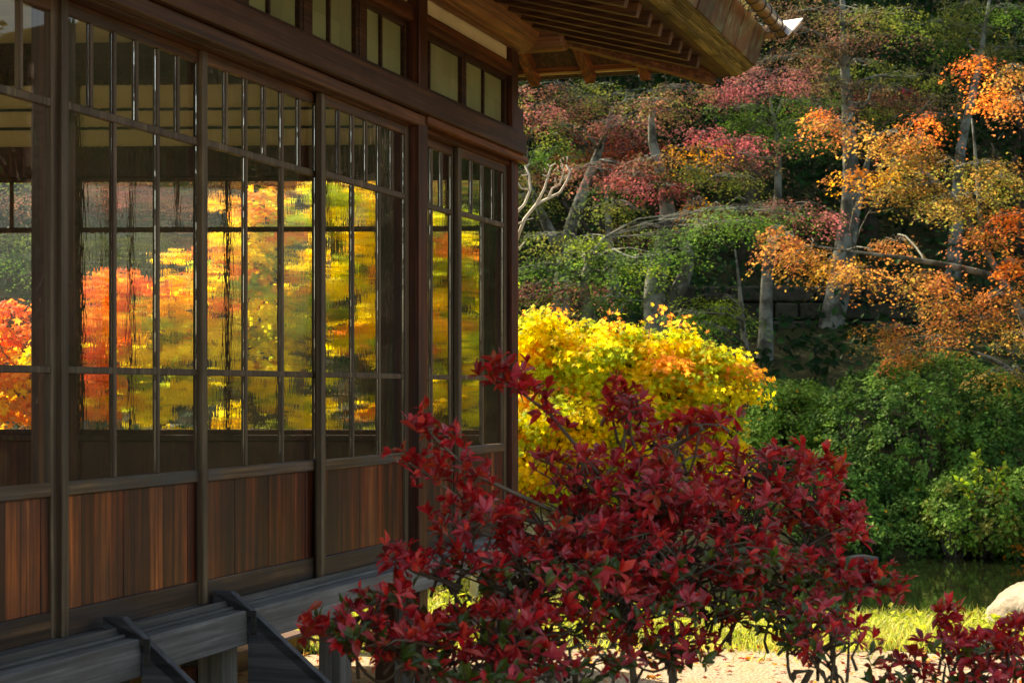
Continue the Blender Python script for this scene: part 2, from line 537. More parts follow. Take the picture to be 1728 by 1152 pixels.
def sash(xf, a0, a1, cols, e, amp, glassmat, st=.034, clear_cols=()):
    """one sliding window: frame with lattice > glass, board panel"""
    t = .026
    f = MB(xf); rail = MB(xf)
    e0, e1 = e - t, e
    for q in (a0, a1 - st):
        f.col = jit(.9); f.box(q, q + st, e0, e1, Z_SILL, Z_TOP + .04)
    f.col = jit(.8)
    w = (a1 - a0 - 2 * st) / cols
    for k in range(1, cols):
        x = a0 + st + k * w
        f.col = jit(); f.box(x - .0085, x + .0085, e0 + .002, e1 - .003, Z_GL, Z_TR - .012)
    for k in range(1, cols * 2):
        x = a0 + st + k * w / 2
        f.col = jit(1.05); f.box(x - .0075, x + .0075, e0 + .002, e1 - .003, Z_TR + .012, Z_TOP)
    f.col = jit(1.0)
    i0, i1 = a0 + st, a1 - st
    f.box(i0, i1, e0 + .003, e1 - .001, Z_TR - .012, Z_TR + .012)
    for k in range(cols):
        x0 = i0 + k * w + (.0085 if k else 0); x1 = i0 + (k + 1) * w - (.0085 if k < cols - 1 else 0)
        f.col = jit(1.0); f.box(x0, x1, e0 + .003, e1 - .0045, Z_MID - .0105, Z_MID + .0105)
    root = f.build("sliding_window", M['sash'], house, .0025)
    rail.col = jit(1.0); rail.box(i0, i1, e0 + .001, e1 + .001, Z_BOARD, Z_GL)
    rail.build("middle_rail", M['sash_x'], root, .004)
    rail = MB(xf); rail.col = (.55, .5, .5); rail.box(i0, i1, e0 + .001, e1 - .001, Z_SILL, Z_BR)
    rail.build("bottom_rail", M['sash_x'], root, .003)
    rail = MB(xf); rail.col = (.75, .55, .45); rail.box(i0, i1, e0 + .001, e1 - .001, Z_TOP, Z_TOP + .04)
    rail.build("top_rail", M['sash_x'], root, .003)
    bd = MB(xf)
    x = i0
    while x < i1 - 1e-4:
        wd = min(rng.uniform(.062, .105), i1 - x)
        if i1 - x - wd < .03: wd = i1 - x
        h = rng.random()
        bd.col = (.62, .40, .34) if h < .26 else ((1.15, .68, .55) if h < .5 else ((2.1, 1.75, 1.5) if h < .72 else (.75, .55, .5)))
        dd = rng.uniform(0, .003)
        bd.box(x + .0008, x + wd - .0008, e0 + .006, e1 - .012 + dd, Z_BR, Z_BOARD)
        x += wd
    bd.build("board_panel", M['boards'], root, .0015)
    g = MB(xf)
    gm = (e0 + e1) / 2
    def pane(x0, x1, z0, z1, am):
        g.col = (am, rng.random(), 0)
        if glassmat is M['clear']:
            n = g.pts([(x0, gm, z0), (x1, gm, z0), (x1, gm, z1), (x0, gm, z1)]); g.face(n, n + 1, n + 2, n + 3)
        else:
            g.box(x0, x1, gm - .0015, gm + .0015, z0, z1)
    for k in range(cols):
        x0 = i0 + k * w + (.0086 if k else .0003); x1 = i0 + (k + 1) * w - (.0086 if k < cols - 1 else .0003)
        am = .12 if k in clear_cols else amp * rng.uniform(.75, 1.2)
        pane(x0, x1, Z_GL, Z_MID - .0106, amp * rng.uniform(.8, 1.2)); pane(x0, x1, Z_MID + .0106, Z_TR - .0121, am)
    for k in range(cols * 2):
        x0 = i0 + k * w / 2 + (.0076 if k else .0003); x1 = i0 + (k + 1) * w / 2 - (.0076 if k < cols * 2 - 1 else .0003)
        pane(x0, x1, Z_TR + .0121, Z_TOP - .0002, amp * rng.uniform(.4, .9))
    g.build("glass", glassmat, root)
    return root

S_POST = s_of(703, .05); S_COR = s_of(861, .03)
b1 = s_of(106, -.02); b2 = s_of(346, -.01); b3 = s_of(541, .03)
sash(fa, b1 - .93, b1 + .005, 3, -.036, .10, M['clear'])
sash(fa, b1 - .002, b2 + .012, 3, -.018, .85, M['glass'])
sash(fa, b2 - .03, b3 + .075, 3, .0, .8, M['glass'], clear_cols=(1,))
sash(fa, b3, S_POST - .05, 3, .036, .85, M['glass'], .04)
bm_ = s_of(775, .03)
sash(fa, S_POST + .05, bm_ + .03, 2, .0, .8, M['glass'])
sash(fa, bm_, S_COR - .05, 2, .03, .8, M['glass'], .04)
for k in range(2):
    sash(fa, b1 - .93 * (k + 2) + .01, b1 - .93 * (k + 1) + .005, 3, -.018 - .018 * k, .6, M['clear'])
S_NEAR = b1 - .93 * 3 - .05

# facade posts: stand in front of the tracks and run through to the inside
def post(s, e0, e1, w=.1, z0=-1.34, z1=1.75, mat='post'):
    p = MB(fa); p.col = jit(1, .08); p.box(s - w / 2, s + w / 2, e0, e1, z0, z1)
    return p.build("post", M[mat], house, .004)
post(S_POST, -.12, .085); post(S_COR, -.1, .06, .095)
post(S_NEAR, -.1, .08, .1)
# inner posts behind the glass
p = MB(fa); q = s_of(92, -.12); p.box(q - .045, q + .045, -.17, -.075, -.70, 1.6); p.build("inner_post", M['interior'], house, .004)

# lintel, long head beam, track lip, upper rail
for (x0, x1) in ((S_NEAR + .05, S_POST - .05), (S_POST + .05, S_COR - .048)):
    l = MB(fa); l.col = (.9, .85, .8); l.box(x0, x1, -.09, .043, Z_TOP + .04, 1.172); l.build("lintel", M['beam'], house, .003)
l = MB(fa); l.box(S_NEAR, S_POST + .005, .043, .088, 1.118, 1.166); l.build("track_lip", M['beam'], house, .004)
l = MB(fa); l.col = (1.5, 1.35, 1.2); l.box(S_POST + .02, S_COR + .085, .0601 + .004, .100, 1.135, 1.168); l.build("track_lip", M['beam'], house, .003)
l = MB(fa); l.col = (.62, .62, .62); l.box(S_NEAR, s_of(889, .115), .0865, .118, 1.168, 1.268); l.build("head_beam", M['beam'], house, .004)
l = MB(fa); l.box(s_of(868, .06), s_of(886, .06), -.06, .0545, 1.262, 1.42); l.build("beam_end_block", M['post'], house, .003)
for (x0, x1) in ((S_NEAR + .05, S_POST - .05), (S_POST + .05, S_COR - .048)):
    l = MB(fa); l.col = (.8, .75, .7); l.box(x0, x1, -.05, .0855, 1.172, 1.292); l.build("clerestory_sill", M['beam_dark'], house, .003)
    l = MB(fa); l.col = (.95, .85, .8); l.box(x0, x1, -.05, .058, 1.56, 1.625); l.build("upper_rail", M['beam'], house, .003)
    l = MB(fa); l.box(x0, x1, -.03, .028, 1.625, 1.86); l.build("plaster_wall", M['plaster'], house)


def clerestory(x0, x1, split):
    f = MB(fa); st = .026
    for a, c in ((x0, x0 + st), (x1 - st, x1)): f.col = jit(.8); f.box(a, c, -.01, .028, 1.292, 1.56)
    f.box(x0 + st, x1 - st, -.008, .027, 1.535, 1.5595); f.box(x0 + st, x1 - st, -.008, .027, 1.2925, 1.312)
    xm = x0 + st + (x1 - x0 - 2 * st) * split
    f.box(xm - .007, xm + .007, -.006, .022, 1.312, 1.535)
    o = f.build("clerestory_window", M['beam_dark'], house, .002)
    g = MB(fa)
    for a, c in ((x0 + st, xm - .0071), (xm + .0071, x1 - st)):
        nn = max(1, int((c - a) / .09)); 
        for i in range(nn):
            for j in range(2):
                g.col = jit(1.0, .10)
                g.box(a + (c - a) * i / nn + .0004, a + (c - a) * (i + 1) / nn - .0004, .0, .007, 1.3125 + .111 * j, 1.3115 + .111 * (j + 1) + .0005)
    g.build("frosted_pane", M['frost'], o)

cl = [s_of(x, .03) for x in (718, 781, 787, 857)]
xm = (S_POST + S_COR) / 2
clerestory(S_POST + .05, xm - .005, .3); clerestory(xm + .005, S_COR - .048, .48)
x1 = S_POST - .05
for k in range(7):
    w = .47
    clerestory(x1 - w, x1, .42); x1 -= w
    if x1 < S_NEAR + .6: break
    l = MB(fa); l.box(x1 - .06, x1 - .0, -.02, .034, 1.292, 1.56); l.build("clerestory_stud", M['beam_dark'], house, .003); x1 -= .06

# plates below the sashes
l = MB(fa); l.col = (.8, .78, .76)
l.box(S_NEAR, S_COR + .05, -.11, .062, -.745, -.7052)
l.box(S_NEAR, S_COR + .05, .052, .058, -.7052, -.694); l.box(S_NEAR, S_COR + .05, .012 + .012, .030, -.7052, -.7050)
l.build("sill_track", M['grey'], house, .002)
l = MB(fa); l.col = (1.2, 1.2, 1.2); l.box(S_NEAR, S_COR + .1, .0625, .135, -.835, -.723); l.build("floor_beam", M['grey'], house, .004)
l = MB(fa); l.col = (.9, .9, .9); l.box(S_NEAR, S_COR + .05, .0622, .085, -.7225, -.712); l.build("drip_strip", M['grey'], house, .002)
for s in (S_NEAR, s_of(407, .1), S_POST, S_COR, s_of(560, 0)):
    p = MB(fa); p.col = jit(1.5, .1); p.box(s - .055, s + .055, -.03, .0615, -1.345, -.8355 + .09)
    p.build("floor_post", M['grey_z'], house, .004)
for (s, e) in ((8.1, -.42), (7.3, -1.1), (6.2, -.9), (5.2, -1.0), (7.6, -2.2), (6.4, -2.4), (4.2, -1.6), (7.35, -3.3), (5, -3.3)):
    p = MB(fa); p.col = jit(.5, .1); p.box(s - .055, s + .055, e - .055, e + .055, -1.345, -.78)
    p.build("floor_post", M['grey_z'], house, .004)
p = MB(fa); p.col = (.9, .9, .9); p.box(S_POST + .05, S_COR - .05, -.02, .01, -1.12, -1.03); p.build("tie_rail", M['grey'], house, .003)
p = MB(fa); p.beam((4.0, -1.15, -1.30), (8.5, -1.15, -1.30), .16, .1); p.build("ground_log", M['post'], house, .01)

# interior: floor, ceiling, back wall, unseen, made pale to bounce light inside
TL = 3.9
cor = Vector(ew((0, 0, 0))); far = Vector(ew((TL, 0, 0)))
def slab(name, z0, z1, mat):
    b = MB(); P = [(S_NEAR, -.1 + .21), (cor.x, .11), (far.x, far.y), (S_NEAR, far.y)]
    n = b.pts([(x, y, z0 + EYE) for x, y in P] + [(x, y, z1 + EYE) for x, y in P])
    b.face(n + 3, n + 2, n + 1, n); b.face(n + 4, n + 5, n + 6, n + 7)
    for k in range(4): b.face(n + k, n + (k + 1) % 4, n + 4 + (k + 1) % 4, n + 4 + k)
    return b.build(name, mat, house)
slab("floor", -.78, -.712, M['tatami'])
slab("ceiling", 1.76, 1.80, M['plaster'])
b = MB(); b.box(S_NEAR, far.x + .05, far.y + .002, far.y + .09, EYE - .78, EYE + 1.8); b.build("back_wall", M['plaster'], house)
for q in (.2, 2.0, far.y - .05):
    b = MB(); b.box(S_NEAR - .1, S_NEAR - .005, q - .05, q + .05, EYE - .78, EYE + 1.8); b.build("near_end_post", M['interior'], house, .003)

# end wall with its own windows
def ebox(name, t0, t1, d0, d1, z0, z1, mat, bev=.003, col=(1, 1, 1)):
    l = MB(ew); l.col = col; l.box(t0, t1, d0, d1, z0, z1); return l.build(name, mat, house, bev)
for t in (.60, 2.22, TL - .05):
    ebox("end_post", t - .045, t + .045, -.06, .06, -.78, 1.75, M['interior'])
ebox("end_lintel", .05, TL, -.05, .05, 1.082, 1.235, M['interior'], .003, (.8, .7, .7))
ebox("end_plaster", .05, TL, -.02, .03, 1.235, 1.55, M['plaster_in'], 0)
for z in (1.33, 1.425): ebox("picture_rail", .06, TL - .02, -.034, -.0205, z - .006, z + .006, M['iron'], 0)
ebox("end_beam", .05, TL, -.06, .05, 1.55, 1.76, M['beam_dark'])
ebox("end_wainscot", .05, TL, -.02, .03, -.70, -.258, M['interior'], 0, (.9, .8, .8))
ebox("end_sill", .05, TL, -.055, .055, -.258, -.226, M['interior'], .003, (.6, .6, .6))
def endsash(t0, t1, nl):
    f = MB(ew); st = .016
    f.box(t0, t0 + st, -.013, .013, -.226, 1.082); f.box(t1 - st, t1, -.013, .013, -.226, 1.082)
    f.box(t0 + st, t1 - st, -.012, .012, Z_TR - .012, Z_TR + .014); f.box(t0 + st, t1 - st, -.012, .012, 1.06, 1.0815); f.box(t0 + st, t1 - st, -.012, .012, -.2255, -.2)
    w = (t1 - t0 - 2 * st) / nl
    for k in range(1, nl):
        x = t0 + st + w * k
        f.box(x - .009, x + .009, -.011, .011, Z_TR + .014, 1.06)
        if k % 2 == 0 and nl > 2: f.box(x - .009, x + .009, -.011, .011, -.2, Z_TR - .012)
    o = f.build("end_window", M['interior'], house, .002)
    g = MB(ew); n = g.pts([(t0 + st, 0, -.2), (t1 - st, 0, -.2), (t1 - st, 0, 1.06), (t0 + st, 0, 1.06)]); g.face(n, n + 1, n + 2, n + 3)
    g.build("glass", M['clear'], o)
endsash(.05, .555, 2); endsash(.645, 1.42, 3); endsash(1.42, 2.175, 3); endsash(2.265, 3.05, 3); endsash(3.05, TL - .095, 3)
ebox("end_floor_beam", 0.06, TL, -.05, .06, -.86, -.75, M['grey'])

# log beams under the eaves
l = MB(fa)
L0 = S_NEAR - .3
ring = []
path = [(L0 + (S_COR + .03 - L0) * k / 14, .09 + .012 * math.sin(k * 1.1), 1.815 + .01 * math.sin(k * .8)) for k in range(15)]
path += [(S_COR + .045, .09, 1.815), (S_COR + .06, .09, 1.815)]
l.tube(path, [.125 + .006 * math.sin(k * 1.7) for k in range(15)] + [.118, .10], 20)
l.build("log_beam", M['log'], house, 0, True)
l = MB(fa)
l.tube([(S_COR + .045, -3.8, 1.79), (S_COR + .04, 0, 1.79), (S_COR + .035, .30, 1.79), (S_COR + .035, .315, 1.79)], [.10, .105, .105, .096], 18)
l.build("cross_log", M['log_y'], house, 0, True)
l = MB(fa); l.box(S_NEAR, S_COR, -.04, .02, 1.8, 2.0); l.build("plaster_wall", M['plaster'], house)

# rafters, hip, soffit, roof
RZ = lambda e: 1.815 - .262 * e              # underside of the front rafters
E_R, S_R = .985, 9.07                         # rafter ends
E_F, S_F = 1.13, 9.14                        # fascia foot
HIPS = (S_R - S_COR) / E_R
k = 0
s = S_COR + .02
while s > S_NEAR - .4:
    r = MB(fa); r.col = jit(.75, .15)
    r.beam((s, -.3, RZ(-.3) + .03), (s, E_R, RZ(E_R) + .03), .05, .06); r.build("rafter", M['beam_y'], house, .002)
    s -= .205
r = MB(fa); r.col = (1.0, .9, .85)
r.beam((S_COR - .02, -.05, RZ(-.05) + .03), (S_R - .01, E_R - .035, RZ(E_R) + .058), .062, .088); r.build("hip_rafter", M['beam_y'], house, .003)
SEZ = lambda s: 1.61 + .50 * (S_R - s)       # underside of the end rafters
for e in (.585, .285, -.02, -.32, -.62, -.92, -1.22, -1.6, -2.0, -2.4, -2.8):
    ee = max(e, 0); s0 = S_COR + ee * HIPS * .9
    r = MB(fa); r.col = (1.5, 1.3, 1.15); r.beam((s0 - .1, e, SEZ(s0 - .1) + .03), (S_R, e, SEZ(S_R) + .03), .052, .06); r.build("end_rafter", M['beam'], house, .002)

E_B, S_B = -5.0, S_NEAR - .25                # far edges of the roof
def roof_ring(e, s, z):                      # outline from offsets of the fascia line
    return None
def hip_sheet(name, mat, pts_front, pts_end, loops, thick=None, col=(1, 1, 1)):
    pass
# soffit boards: front and end planes
b = MB(fa); b.col = (.8, .75, .7)
zt = .0615
n = b.pts([(S_B, E_R - .01, RZ(E_R - .01) + zt + .012), (S_R - .02, E_R - .01, RZ(E_R - .01) + zt + .012), (S_COR - .1, -.18, RZ(-.18) + zt), (S_B, -.18, RZ(-.18) + zt)])
b.face(n, n + 1, n + 2, n + 3)
b.build("soffit", M['beam_dark'], house)
b = MB(fa); b.col = (1, 1, 1)
n = b.pts([(S_R + .02, E_R + .03, SEZ(S_R + .02) + zt), (S_R + .02, E_B, SEZ(S_R + .02) + zt), (S_COR - .1, E_B, SEZ(S_COR - .1) + zt), (S_COR - .1, -.18, SEZ(S_COR - .1) + zt)])
b.face(n, n + 1, n + 2, n + 3)
b.build("soffit", M['beam_dark'], house)
b = MB(fa); b.col = (1.9, 1.7, 1.5); b.box(S_R - .06, S_R - .015, E_B, .93, 1.676, 1.72); b.build("eave_batten", M['beam_y'], house, .002)
b = MB(fa); b.box(S_R - .012, S_F - .01, E_B, E_F - .06, 1.672, 1.70); b.build("eave_board", M['soffit'], house, .002)
b = MB(fa); b.box(S_F - .0095, S_F + .012, E_B, E_F - .02, 1.664, 1.80); b.build("eave_edge", M['iron'], house, .002)

# layered shingle edge along the front
b = MB(fa)
NL = 9
for k in range(NL):
    t0, t1 = k / NL, (k + 1) / NL
    e1 = 1.06 + (E_F - 1.06) * t1
    z0 = 1.618 + (1.672 - 1.618) * t0; z1 = 1.618 + (1.672 - 1.618) * t1
    s = S_F - .05 + .05 * t1
    while s > S_B:
        w = rng.uniform(.12, .4)
        b.col = jit(1.0, .4)
        b.box(s - w + .001, s - .001, 1.035, e1 + rng.uniform(-.004, .004), z0, z1 - .0008)
        s -= w
b.build("shingle_edge", M['shingle'], house)
b = MB(fa); b.col = (.9, .8, .7); b.box(S_B, S_R + .03, E_R - .03, 1.034, RZ(E_R) + .0615, 1.675); b.build('eave_batten', M['beam_dark'], house, .002)
# copper sheets
b = MB(fa); s = S_F
while s > S_B:
    w = .29 * rng.uniform(.92, 1.06); b.col = jit(1, .5)
    o_ = rng.uniform(0, .014)
    b.hexa([(s - w + .009, E_F - .02, 1.6725), (s - .0015, E_F - .02, 1.6725), (s - .0015, E_F + .004 + o_, 1.6725), (s - w + .009, E_F + .004 + o_, 1.6725),
            (s - w + .009, E_F + .02, 1.845), (s - .0015, E_F + .02, 1.845), (s - .0015, E_F + .062 + o_, 1.845), (s - w + .009, E_F + .062 + o_, 1.845)])
    s -= w
b.build("fascia_sheet", M['copper'], house, .0015)
# roof body on top
b = MB(fa)
eR, sR = -2.0, S_F - 2.6
zr = 1.85 + (E_F + 2.0) * .34
n = b.pts([(S_B, E_F + .06, 1.846), (S_F + .03, E_F + .06, 1.846), (S_F + .03, E_B, 1.846), (S_B, E_B, 1.846), (S_B + 2.6, eR, zr), (sR, eR, zr)])
b.face(n, n + 1, n + 5, n + 4); b.face(n + 1, n + 2, n + 5); b.face(n + 2, n + 3, n + 4, n + 5); b.face(n + 3, n, n + 4); b.face(n + 3, n + 2, n + 1, n)
b.build("roof", M['roof'], house)
# bamboo gutter with wire ties
GS, GE, GZ = S_F + .06, 1.275, 1.852
b = MB(fa); b.tube([(S_B + (GS - S_B) * k / 20, GE + .002 * math.sin(k * 2), GZ + .002 * math.sin(k * 1.3)) for k in range(21)], [.035] * 20 + [.034], 16)
gut = b.build("gutter", M['bamboo'], house, 0, True)
b = MB(fa); s = GS - .04
b.tube([(s, GE + .0375 * math.cos(a), GZ + .0375 * math.sin(a)) for a in np.linspace(0, 2 * math.pi, 15)], .0035, 5, False)
b.tube([(s, GE - .03, GZ + .01), (s, E_F + .05, 1.84)], .003, 5)
tw = b.build("tie_wire", M['iron'], gut)
while s - .17 > S_B:
    s -= .17
    o = tw.copy(); o.parent = gut; o.location = (s - GS + .04, 0, 0); COL.objects.link(o)
b = MB(fa); b.tube([(GS + .02, GE + .045, GZ + .01), (GS + .1, .3, GZ - .02), (GS + .1, -4.6, GZ - .04)], .03, 12); b.build("end_gutter", M['bamboo'], house, 0, True)
# bright folded zinc sheet at the gutter corner
fn = np.array([-.80, -.32, .51]); A0 = at(1309, 38, 9.25); cam0 = np.array([0, 0, EYE])
def on_plane(px, py):
    v = at(px, py, 1.0) - cam0
    return cam0 + v * ((A0 - cam0) @ fn) / (v @ fn)
b = MB(lambda p: tuple(HMI @ Vector(tuple(p))))
P1 = [on_plane(1309, 38), on_plane(1354, 31), on_plane(1329, 60), on_plane(1322, 52)]
n = b.pts(P1 + [p - fn * .006 for p in P1]); b.face(n, n + 1, n + 2, n + 3); b.face(n + 7, n + 6, n + 5, n + 4)
for k_ in range(4): b.face(n + k_, n + 4 + k_, n + 4 + (k_ + 1) % 4, n + (k_ + 1) % 4)
b.build("gutter_flashing", M['zinc'], house)
b = MB(fa); b.beam((GS + .03, GE + .03, GZ - .005), (GS + .165, GE + .055, GZ + .07), .05, .02); b.build("gutter_lip", M['bamboo'], house, .002)

# ---------------------------------------------------------------- steps up to the veranda
steps = empty("veranda_steps", tuple(HM @ Vector((s_of(310, .2), -.5, 0))), math.pi / 2 - TH)
tag(steps, "dark weathered wooden steps leaning on the veranda sill", "steps")
SM = (Matrix.Translation(HM @ Vector((s_of(310, .2), -.5, 0))) @ Matrix.Rotation(math.pi / 2 - TH, 4, 'Z')).inverted() @ HM
def st_(p): return tuple(SM @ Vector(fa(p)))
sl = [s_of(214, .08), s_of(396, .08)]
for s in sl:
    b = MB(st_); w = .034
    prof = [(.01, -.663), (.075, -.663), (.86, -1.31), (.86, -1.347), (.52, -1.347), (.137, -1.02), (.137, -.72), (.01, -.7035)]
    n = b.pts([(s - w / 2, e, z) for e, z in prof] + [(s + w / 2, e, z) for e, z in prof])
    m_ = len(prof)
    b.face(*[n + i for i in range(m_)]); b.face(*[n + m_ + i for i in reversed(range(m_))])
    for i in range(m_): b.face(n + i, n + m_ + i, n + m_ + (i + 1) % m_, n + (i + 1) % m_)
    b.build("side_board", M['grey_y'], steps, .003)
    b = MB(st_); b.box(s - w / 2 - .006, s - w / 2 - .0005, .075, .17, -.742, -.722); b.box(s - w / 2 - .006, s - w / 2 - .0005, .15, .17, -.80, -.7425)
    b.build("iron_bracket", M['iron'], steps, .001)
for (e, z) in ((.36, -1.0), (.60, -1.18)):
    b = MB(st_); b.box(sl[0] + .018, sl[1] - .018, e - .12, e + .12, z - .03, z); b.build("tread", M['grey'], steps, .003)


# ---------------------------------------------------------------- plants
def lin(h):
    h = h.lstrip('#'); v = [int(h[i:i + 2], 16) / 255 for i in (0, 2, 4)]
    return np.array([x / 12.92 if x <= .04045 else ((x + .055) / 1.055) ** 2.4 for x in v])

PAL = {k: np.array([lin(x) for x in v.split()]) for k, v in {
    'green': '4c7228 567c30 608638 42642a 68883a',
    'bright': '7c9c30 90a838 6a8a30 98aa3c',
    'olive': '6c7630 787a38 5e7230 80803c 5a7634',
    'rosegreen': '8c6852 986458 6c7438 9c6458 60702e 905c50',
    'rose': 'a86468 b4706c 985e50 8a7242 ac5e66',
    'magenta': 'b0505e bc6068 a8524e b06458 bc6470',
    'deepred': '9a4030 8e3828 a04a34 7e3628',
    'redorange': 'c05030 c45a30 b04828 b4642e',
    'orange': 'c8803e c07a44 bc8c46 b0803e c07048 a48c44 a08a40',
    'orangeolive': 'a08040 8a8238 a88a40 7c8040 b07c42 7e8a3c',
    'orangeyellow': 'd8942c d0a82c c87a28 b88c30',
    'brownmute': '7c5c46 886450 6c6238 78544a 647040',
    'darkmag': '7c2838 8c3040 6c3430 64503a',
    'yellow': 'e4c636 dcc432 d0cc3c e8bc34 c8c43c e0b832',
    'yelgreen': 'b8c43a a4b834 c0c83e 9cac34',
    'yelorange': 'ecac38 e4983a ecb83c e08e3e',
    'lemon': 'f2dc34 ecda38 f4d438 e4da38 f6e040',
    'fire': 'e07838 e88a3c d86c34 ec9840',
    'ever': '18301a 1c3a1c 142a14 22401e',
    'hedge': '42692c 4b7431 38592a 557b38 597a38 335625',
    'hedge2': '5c8430 668c36 547830 6e8c40',
    'red': 'bc222a cc2e2e a01a20 d4463a b82a34 881a20',
    'redmix': 'a82420 b83a24 8c1c20 9c2c20 a04424',
    'redpink': 'bc3a48 c84c54 b03844',
    'undergreen': '44581c 3a4c1a 545c20',
}.items()}


def pick(pal, n, jitter=.14):
    c = PAL[pal][rng.integers(0, len(PAL[pal]), n)]
    return np.clip(c * (1 + rng.normal(0, jitter, (n, 1))) * (1 + rng.normal(0, .05, (n, 3))), .002, .95)


def pad_leaves(c, rx, rz, n, pal, size, ry=None, spray=.18, up=.9):
    """a flat layer of maple foliage made of many small sprays"""
    ry = ry or rx * .8
    k = max(6, int(n / 42))
    a = rng.uniform(0, 2 * math.pi, k); r = np.sqrt(rng.random(k))
    sc = np.stack([rx * r * np.cos(a), ry * r * np.sin(a), rz * ((1 - r ** 2) * 1.0 - .5) + rng.normal(0, rz * .25, k)], 1)
    sc[:, :2] *= (1 + rng.normal(0, .12, (k, 1)))
    idx = rng.integers(0, k, n)
    sr = spray * rng.uniform(.6, 1.25, k)[idx]
    da = rng.uniform(0, 2 * math.pi, n); dr = np.sqrt(rng.random(n)) * sr * 1.15
    d = np.stack([np.cos(da) * dr, np.sin(da) * dr], 1)
    P = sc[idx] + np.concatenate([d, (rng.normal(0, .03, (n, 1)) - 1.1 * (d ** 2).sum(1, keepdims=True) / np.maximum(spray, .1))], 1) + c
    base = PAL[pal][rng.integers(0, len(PAL[pal]), k)]
    col = base[idx] * .8 + PAL[pal][rng.integers(0, len(PAL[pal]), n)] * .2
    col = np.clip(col * (1 + rng.normal(0, .08, (n, 1))), .002, .95)
    out = np.concatenate([sc[idx][:, :2], np.zeros((n, 1))], 1) / max(rx, .1)
    Nn = norm(np.array([0, -.12, up * .85]) + out * .6 + rng.normal(0, .27, (n, 3)))
    T = norm(out + rng.normal(0, .7, (n, 3)))
    return P, T, Nn, size * rng.uniform(.7, 1.25, n), col, sc + c


def curve(p, q, sag, n=5):
    p = np.array(p); q = np.array(q); L = np.linalg.norm(q - p)
    w1 = rng.normal(0, .05, 3) * L
    return [tuple(p + (q - p) * t + np.array([0, 0, sag * math.sin(math.pi * t)]) + w1 * math.sin(2 * math.pi * t)) for t in np.linspace(0, 1, n)]


def tree(name, label, cat, stems, pads, Y, group=None, leaf=.023, dens=1.0, r0=.13, barkmat='bark', shape=L_TRI, leafmat_='leaf', thick=.5, tone=1.0):
    """stems: lists of (px, py[, Y]) from the foot up; pads: (px, py, rx_px, ry_px, palette[, dY])"""
    Ps = []
    for st in stems:
        pts = [at(p[0], p[1], p[2] if len(p) > 2 else Y) for p in st]
        Ps.append(pts)
    foot = Ps[0][0].copy(); foot[2] = float(terrain(foot[0], foot[1])) - .08
    root = empty(name, tuple(foot)); tag(root, label, cat, group)
    tb = MB(); allp = []
    for i, pts in enumerate(Ps):
        if i == 0 and pts[0][2] > foot[2] + .1: pts = [foot] + pts
        # resample smoothly
        fine = []; ext = [pts[0] * 2 - pts[1]] + pts + [pts[-1] * 2 - pts[-2]]
        for p0, p1, p2, p3 in zip(ext[:-3], ext[1:-2], ext[2:-1], ext[3:]):
            m = max(2, int(np.linalg.norm(p2 - p1) / .25))
            for t in np.linspace(0, 1, m, endpoint=False):
                q = .5 * (2 * p1 + (p2 - p0) * t + (2 * p0 - 5 * p1 + 4 * p2 - p3) * t * t + (3 * p1 - p0 - 3 * p2 + p3) * t ** 3)
                fine.append(q + (rng.normal(0, .006, 3) if fine else 0))
        fine.append(pts[-1])
        rr = (r0 if i == 0 else r0 * .55) * (1 - .86 * np.linspace(0, 1, len(fine)) ** 1.1)
        if i == 0: rr[0] *= 1.4; rr[min(1, len(rr) - 1)] *= 1.15
        tb.tube([tuple(q - foot) for q in fine], list(rr), 10)
        allp += [(q, r) for q, r in zip(fine, rr)]
    Q = np.array([a for a, _ in allp])
    acc = []
    for pd in pads:
        px, py, rx, ry, pal = pd[:5]
        y = Y + (pd[5] if len(pd) > 5 else rng.uniform(-.9, .9))
        c = at(px, py, y); k = y / F
        rxm, rzm = rx * k, ry * k * thick
        n = int(dens * (rxm * (rzm + .12)) / (leaf * leaf) * 4.6) + 150
        P, T, Nn, sz, col, sc = pad_leaves(c, rxm, rzm, n, pal, leaf)
        acc.append((P, T, Nn, sz, col))
        cost = np.linalg.norm(Q - c, axis=1) + np.maximum(Q[:, 2] - c[2] + .1, 0) * 2.5
        j = int(np.argmin(cost))
        rb = min(allp[j][1] * .5, .024)
        mid = curve(Q[j], c + np.array([0, 0, -rzm * .4]), .12, 6)
        tb.tube([tuple(np.array(q) - foot) for q in mid], list(np.linspace(rb, rb * .45, 6)), 6)
        for q in sc[rng.permutation(len(sc))[:min(9, len(sc))]]:
            st0 = mid[rng.integers(2, 6)]
            tb.tube([tuple(np.array(z) - foot) for z in curve(st0, q + np.array([0, 0, -.04]), .04, 4)], list(np.linspace(rb * .35, .004, 4)), 4)
    tb.build("trunk", M[barkmat], root, 0, True)
    if acc:
        P, T, Nn, sz, col = [np.concatenate([a[i] for a in acc]) for i in range(5)]
        col = col * tone  # leaf colour darkened in place of more cast shade on the hillside crowns
        leaf_mesh("crown", P - foot, T, Nn, sz, col, shape, M[leafmat_], root)
    return root

